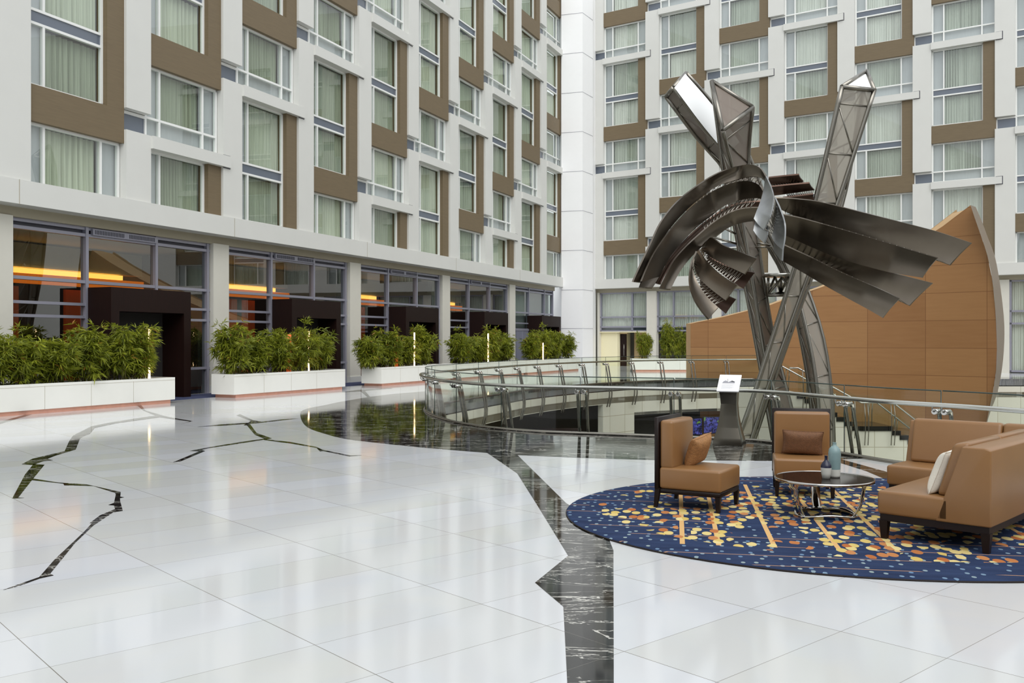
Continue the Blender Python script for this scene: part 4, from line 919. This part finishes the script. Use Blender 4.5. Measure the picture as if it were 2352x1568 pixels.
G1, G1b = ribbon([(715, 960), (708, 1050), (740, 1170), (800, 1280), (880, 1375), (946, 1430)], [(742, 895), (690, 1020), (674, 1190), (715, 1340), (780, 1450), (856, 1542)], [27.4, 26.9, 26.6, 26.3], [27.6, 26.8, 26.2, 25.9], **k1)
zig(D1b, E1, 2, 43, 18, .018); zig(E1b, G1, 2, 43, 18, .018)
# back bands upper right
ribbon([(1425, 195), (1560, 180), (1712, 165)], [(1440, 268), (1600, 250), (1756, 230)], [29.6, 29.4, 29.2], [29.9, 29.7, 29.5], 'ribbon_brown', **k1)
H1, H1b = ribbon([(1450, 280), (1620, 262), (1812, 245)], [(1480, 365), (1660, 340), (1860, 312)], [29.4, 29.2, 29.0], [29.7, 29.5, 29.3], 'ribbon_brown', **k1)
ribbon([(1560, 385), (1700, 368), (1850, 350)], [(1580, 420), (1720, 415), (1860, 410)], [29.4, 29.2, 29.0], [29.6, 29.4, 29.2], 'ribbon_brown', **k1)
q = MB()
for a0, a1, b0, b1 in (((1450, 262), (1740, 232), (1460, 285), (1790, 250)), ((1600, 355), (1850, 318), (1600, 380), (1850, 352))):
    for i in range(12):
        g = lambda p, s, t, Z: P3(1420+(p[0]+(s[0]-p[0])*t)/4.127, 360+(p[1]+(s[1]-p[1])*t)/4.127, Z)
        q.tube([g(a0, a1, i/12, 29.6), g(b0, b1, (i+.5)/12, 29.4)], .016, 5); q.tube([g(b0, b1, (i+.5)/12, 29.4), g(a0, a1, (i+1)/12, 29.6)], .016, 5)
rel(q, SCU).build('lacing', 'steel_tube', SCU)
# platform tying the shafts together, and struts
q = MB(); c = P3(1795, 632, 30.6); q.lathe([(0, -.05), (.62, -.05), (.62, .03), (0, .03)], 28, c); rel(q, SCU).build('tie_plate', 'steel', SCU)
q = MB(); bt = [P3(1762, 678, 30.6), P3(1825, 678, 30.6), P3(1793, 672, 31.3)]; tp = [P3(1765, 637, 30.5), P3(1828, 637, 30.5), P3(1795, 633, 31.2)]
for i in range(3):
    q.tube([bt[i], bt[(i+1) % 3]], .05, 8); q.tube([bt[i], tp[i]], .045, 8); q.tube([bt[i], (tp[i]+tp[(i+1) % 3])/2], .04, 8); q.tube([(tp[i]+tp[(i+1) % 3])/2, bt[(i+1) % 3]], .04, 8)
rel(q, SCU).build('tie_frame', 'steel_tube', SCU)
q = MB()
for a, b in (((1640, 545), (1665, 525)), ((1665, 525), (1690, 537)), ((1640, 545), (1692, 560)), ((1735, 567), (1772, 567)), ((1738, 557), (1770, 563))): q.tube([P3(a[0], a[1], 30.6), P3(b[0], b[1], 30.6)], .035, 8)
rel(q, SCU).build('strut', 'steel_tube', SCU)
# ------------------------------------------------------------ sign pedestal
def pedestal():
    e = empty('sign_pedestal', (3.74, 15.95, 0), math.radians(-24)); mb = MB(); secs = [(0, .50, .44, 0), (.12, .45, .40, 0), (.3, .36, .32, .0), (.5, .29, .26, .0), (.7, .26, .22, .01), (.86, .28, .24, -.01), (.92, .31, .26, -.02)]
    vs = []; fs = []
    for z, w_, d, o in secs: vs += [(-w_/2, -d/2+o, z), (w_/2, -d/2+o, z), (w_/2, d/2+o, z+(.22 if z > .9 else 0)), (-w_/2, d/2+o, z+(.22 if z > .9 else 0))]
    for i in range(len(secs)-1):
        for k in range(4): fs.append((4*i+k, 4*i+(k+1) % 4, 4*i+4+(k+1) % 4, 4*i+4+k))
    fs += [(3, 2, 1, 0), tuple(4*(len(secs)-1)+k for k in range(4))]
    mb.add(vs, fs); mb.build('stand', 'sign_steel', e, bevel=.006)
    M = Matrix.Translation((0, -.02, 1.05)) @ Matrix.Rotation(math.radians(42), 4, 'X')
    mb = MB(); mb.box(-.185, .185, -.2, .2, -.012, .012, M); pl = mb.build('sign_plate', 'sign_white', e)
    mb = MB(); z = .0135
    mb.add([M @ Vector(p) for p in ((-.12, -.01, z), (.1, -.01, z), (.08, .03, z), (.02, .05, z), (-.02, .02, z), (-.06, .06, z), (-.1, .04, z))], [(0, 1, 2, 3, 4, 5, 6)])
    mb.build('sign_picture', 'ink_grey', pl)
    mb = MB(); mb.add([M @ Vector(p) for p in ((.02, .035, z+.001), (.1, .015, z+.001), (.09, .035, z+.001), (.04, .058, z+.001))], [(0, 1, 2, 3)]); mb.tube([M @ Vector((-.03, .02, z)), M @ Vector((-.035, .1, z))], .003, 4); mb.build('sign_picture', 'ink_dark', pl)
    mb = MB()
    for k in range(6): mb.box(-.12, .1-(k % 3)*.03, -.05-k*.018, -.045-k*.018, z-.001, z, M)
    mb.build('sign_text', 'ink_grey', pl)
    tag(e, 'waisted steel pedestal carrying a tilted white information sign at the balustrade', 'sign')
pedestal()
# ------------------------------------------------------------ rug
th_r = math.radians(-10); e = empty('rug', (3.62, 9.48, 0), th_r); q = MB(); n = 96
pr = [(1.0, 0.003), (1.0, .016), (.995, .022)]; vs = []; fs = []
for s_, z in pr:
    for k in range(n):
        a = 2*math.pi*k/n; wx, wy = 3.06*s_*math.cos(a), 2.62*s_*math.sin(a); vs.append((wx*math.cos(-th_r)-wy*math.sin(-th_r), wx*math.sin(-th_r)+wy*math.cos(-th_r), z))
for i in range(2):
    for k in range(n): fs.append((i*n+k, i*n+(k+1) % n, (i+1)*n+(k+1) % n, (i+1)*n+k))
fs.append(tuple(2*n+k for k in range(n))); q.add(vs, fs); o = q.build('pile', 'rug_wool', e)
q = MB(); q.tube([Vector(v)+Vector((0, 0, .004)) for v in vs[:n]], .008, 5, closed=True); q.build('bound_edge', 'espresso', e)
tag(e, 'oval navy rug with yellow and orange pebble pattern under the seating', 'rug')
RZ = .024
# ------------------------------------------------------------ furniture
def rbox(x0, x1, y0, y1, z0, z1, name, m, parent, bev=.03, seg=3, crown=0.0, slant=0.0):
    mb = MB(); nx = 6; vs = []
    mb.box(x0, x1, y0, y1, z0, z1)
    if slant: mb.v = [(v[0], v[1]+(slant if v[2] > (z0+z1)/2 else 0), v[2]) for v in mb.v]
    o = mb.build(name, m, parent, bevel=bev, seg=seg); return o
def leg(x, y, z, name, parent, s=.055, t=.035, dx=0, dy=0):
    mb = MB(); a, b = s/2, t/2
    mb.hexa([(x+dx-b, y+dy-b, 0), (x+dx+b, y+dy-b, 0), (x+dx+b, y+dy+b, 0), (x+dx-b, y+dy+b, 0), (x-a, y-a, z), (x+a, y-a, z), (x+a, y+a, z), (x-a, y+a, z)]); mb.build(name, 'espresso', parent)
def chair(loc, rz, label):
    e = empty('lounge_chair', (loc[0], loc[1], RZ), rz); W, D = .33, .36
    rbox(-W-.005, W+.005, -D, -D+.045, .20, .955, 'back_panel', 'espresso', e, .004, 1)
    rbox(-W+.015, W-.015, -D+.05, -D+.2, .41, .925, 'back_cushion', 'leather', e, .035, 4, slant=-.0)
    rbox(-W, W, -D+.05, D, .205, .43, 'seat', 'leather', e, .03, 4)
    rbox(-W+.01, W-.01, -D+.05, D-.01, .155, .205, 'seat_frame', 'espresso', e, .004, 1)
    for x in (-W+.03, W-.03):
        leg(x, D-.035, .16, 'leg', e, dy=.0); leg(x, -D+.03, .21, 'leg', e, dy=-.03)
    tag(e, label, 'chair', 'leather lounge chairs'); return e
def pillow(loc, rot, w_, h_, t, m, label, name='cushion'):
    e = empty(name, loc); e.rotation_euler = rot; mb = MB(); n = 22; vs = []; fs = []
    for sd in (1, -1):
        for i in range(n+1):
            for j in range(n+1):
                u, v = 2*i/n-1, 2*j/n-1; k = max(0, (1-u**4)*(1-v**4))**.55
                px = u*w_/2*(1-.07*(1-v*v)); py = v*h_/2*(1-.07*(1-u*u)); vs.append((px, sd*t/2*k, py))
    N = (n+1)**2
    for i in range(n):
        for j in range(n):
            a = i*(n+1)+j; fs.append((a, a+1, a+n+2, a+n+1)); fs.append((N+a, N+a+n+1, N+a+n+2, N+a+1))
    mb.add(vs, fs, True); o = mb.build('cover', m, e)
    pp = MB(); bd = [Vector((u*w_/2*(1-.07*(1-v*v)), 0, v*h_/2*(1-.07*(1-u*u)))) for u, v in [(-1+i/8, -1) for i in range(16)]+[(1, -1+i/8) for i in range(16)]+[(1-i/8, 1) for i in range(16)]+[(-1, 1-i/8) for i in range(16)]]
    pp.tube(bd, .005, 5, closed=True); pp.build('piping', m, e)
    tag(e, label, 'cushion'); return e
c1 = chair((1.99, 9.93), math.radians(-121), 'tan leather chair turned sideways on the left of the rug')
c2 = chair((3.38, 10.78), math.radians(166), 'tan leather chair facing the camera behind the round table')
def loc_of(e, p): return Matrix.LocRotScale(e.location, e.rotation_euler, None) @ Vector(p)
pillow(loc_of(c1, (-.09, -.03, .585)), (math.radians(-24), math.radians(9), math.radians(-121-12)), .36, .35, .15, 'cushion_tan', 'square woven tan cushion on the left leather chair')
pillow(loc_of(c2, (.0, -.06, .575)), (math.radians(-14), math.radians(-2), math.radians(166)), .46, .29, .14, 'cushion_brown', 'oblong woven brown cushion on the chair behind the table')
def sofa():
    ang = math.atan2(.695, .719)   # length axis heading 44 deg from +Y
    rz = math.pi/2-ang             # local x -> length axis, local y -> away from the back
    e = empty('sectional_sofa', (3.27, 8.31, RZ), rz)
    # local: x along the near arm, y negative towards its back
    def prof_arm(name, m, x0, x1, prof, along='x', bev=.02):
        mb = MB(); n = len(prof)
        if along == 'x': vs = [(x0, p, z) for p, z in prof]+[(x1, p, z) for p, z in prof]
        else: vs = [(p, x0, z) for p, z in prof]+[(p, x1, z) for p, z in prof]
        fs = [tuple(range(n))[::-1], tuple(range(n, 2*n))]+[(i, (i+1) % n, n+(i+1) % n, n+i) for i in range(n)]
        mb.add(vs, fs); return mb.build(name, m, e, bevel=bev, seg=3)
    prof_arm('near_back', 'leather', 0, 2.66, [(-.50, .22), (-.95, .22), (-.95, .86), (-.90, .875), (-.72, .875)], 'x', .015)
    prof_arm('near_seat', 'leather', 0, 2.0, [(0, .22), (0, .43), (-.62, .43), (-.62, .22)], 'x', .028)
    prof_arm('far_back', 'leather', .64, -.94, [(2.26, .22), (2.66, .22), (2.66, .865), (2.46, .865)], 'y', .015)
    prof_arm('far_seat', 'leather', .62, -.3, [(1.735, .22), (1.735, .43), (2.36, .43), (2.36, .22)], 'y', .028)
    for y0, y1 in ((.56, -.36), (-.365, -.8)): prof_arm('back_cushion', 'leather', y0, y1, [(2.20, .43), (2.38, .43), (2.47, .89), (2.33, .905)], 'y', .04)
    for x0, x1 in ((.08, .95), (.955, 1.85)): prof_arm('back_cushion', 'leather', x0, x1, [(-.48, .43), (-.66, .43), (-.76, .905), (-.62, .89)], 'x', .04)
    mb = MB(); mb.box(.02, 2.64, -.93, -.02, .16, .222); mb.box(1.76, 2.64, -.02, .6, .16, .222); mb.build('base_frame', 'espresso', e)
    for x, y in ((.05, -.05), (.05, -.9), (2.6, -.9), (1.78, .57), (2.6, .57), (1.74, -.05)): leg(x, y, .165, 'leg', e, .075, .05)
    tag(e, 'tan leather corner sofa with dark legs at the right edge', 'sofa'); return e
sf = sofa()
pillow(loc_of(sf, (.30, -.47, .615)), (math.radians(20), 0, sf.rotation_euler[2]+math.radians(4)), .42, .40, .14, 'cushion_white', 'square white patterned cushion on the corner sofa')
# ------------------------------------------------------------ table and vases
def table():
    e = empty('coffee_table', (3.17, 9.42, RZ)); z = .375; R = .485
    q = MB(); q.slab([((R-.012)*math.cos(2*math.pi*k/64), (R-.012)*math.sin(2*math.pi*k/64)) for k in range(64)], z-.012, z); q.build('glass_top', 'table_glass', e)
    q = MB(); q.lathe([(R-.012, z-.025), (R, z-.025), (R, z+.004), (R-.012, z+.004), (R-.012, z-.025)], 64); q.build('rim', 'chrome', e)
    def band(pts, w_, t, name):
        pts = resample(catmull([Vector(p) for p in pts], 6), 20); mb = MB(); vs = []; fs = []
        for i, p in enumerate(pts):
            T = (pts[min(19, i+1)]-pts[max(0, i-1)]).normalized(); Z = Vector((p.x, p.y, 0)); s = T.cross(Z).normalized()*w_/2 if Z.length > .01 else Vector((1, 0, 0)); nn = T.cross(s).normalized()*t/2
            k = 1+.7*max(0, 1-i/3.0)
            vs += [p+s*k+nn, p-s*k+nn, p-s*k-nn, p+s*k-nn]
        for i in range(19):
            for j in range(4): fs.append((4*i+j, 4*i+(j+1) % 4, 4*i+4+(j+1) % 4, 4*i+4+j))
        fs += [(0, 1, 2, 3), (79, 78, 77, 76)]; mb.add(vs, fs, True); mb.build(name, 'chrome', e)
    for a in (205, 325, 85):
        A = math.radians(a); u = Vector((math.cos(A), math.sin(A), 0)); band([u*.40+Vector((0, 0, z-.02)), u*.385+Vector((0, 0, .27)), u*.36+Vector((0, 0, .14)), u*.31+Vector((0, 0, .04)), u*.285+Vector((0, 0, .015))], .09, .016, 'leg')
    q = MB(); ring = []
    for k in range(48):
        a = 2*math.pi*k/48; r = .275+.03*math.cos(3*(a-math.radians(205))); ring.append((r, a))
    vs = []; fs = []
    for r, a in ring:
        for rr, zz in ((r-.02, .005), (r+.02, .005), (r+.02, .022+.035*(.5-.5*math.cos(3*(a-math.radians(205))))), (r-.02, .022+.035*(.5-.5*math.cos(3*(a-math.radians(205)))))): vs.append((rr*math.cos(a), rr*math.sin(a), zz-.004))
    for i in range(48):
        j = (i+1) % 48
        for k in range(4): fs.append((4*i+k, 4*i+(k+1) % 4, 4*j+(k+1) % 4, 4*j+k))
    q.add(vs, fs, True); q.build('base_ring', 'chrome', e)
    tag(e, 'round black glass coffee table on three chrome legs', 'table'); return RZ+z
tz = table()+.002
def vase(loc, lower, upper, ml, mu, label):
    e = empty('vase', loc); q = MB(); q.lathe(lower, 32); q.build('glazed_base', ml, e); q = MB(); q.lathe(upper, 32); q.build('glazed_neck', mu, e); tag(e, label, 'vase', 'vases on the table')
vase((3.17, 9.36, tz), [(0, 0), (.038, 0), (.046, .05), (.052, .09), (.053, .11)], [(.053, .11), (.05, .135), (.036, .16), (.02, .178), (.015, .19), (.015, .225), (.018, .23), (.012, .228)], 'vase_white', 'vase_navy', 'small bottle vase, navy above and white below, on the coffee table')
vase((3.29, 9.46, tz), [(0, 0), (.054, 0), (.057, .02), (.058, .08)], [(.058, .08), (.061, .16), (.062, .24), (.055, .285), (.034, .31), (.02, .32), (.018, .345), (.021, .352), (.014, .35)], 'vase_white', 'vase_teal', 'tall pale teal bottle vase on the coffee table')
# ------------------------------------------------------------ warm lamp glimpsed behind a first floor curtain
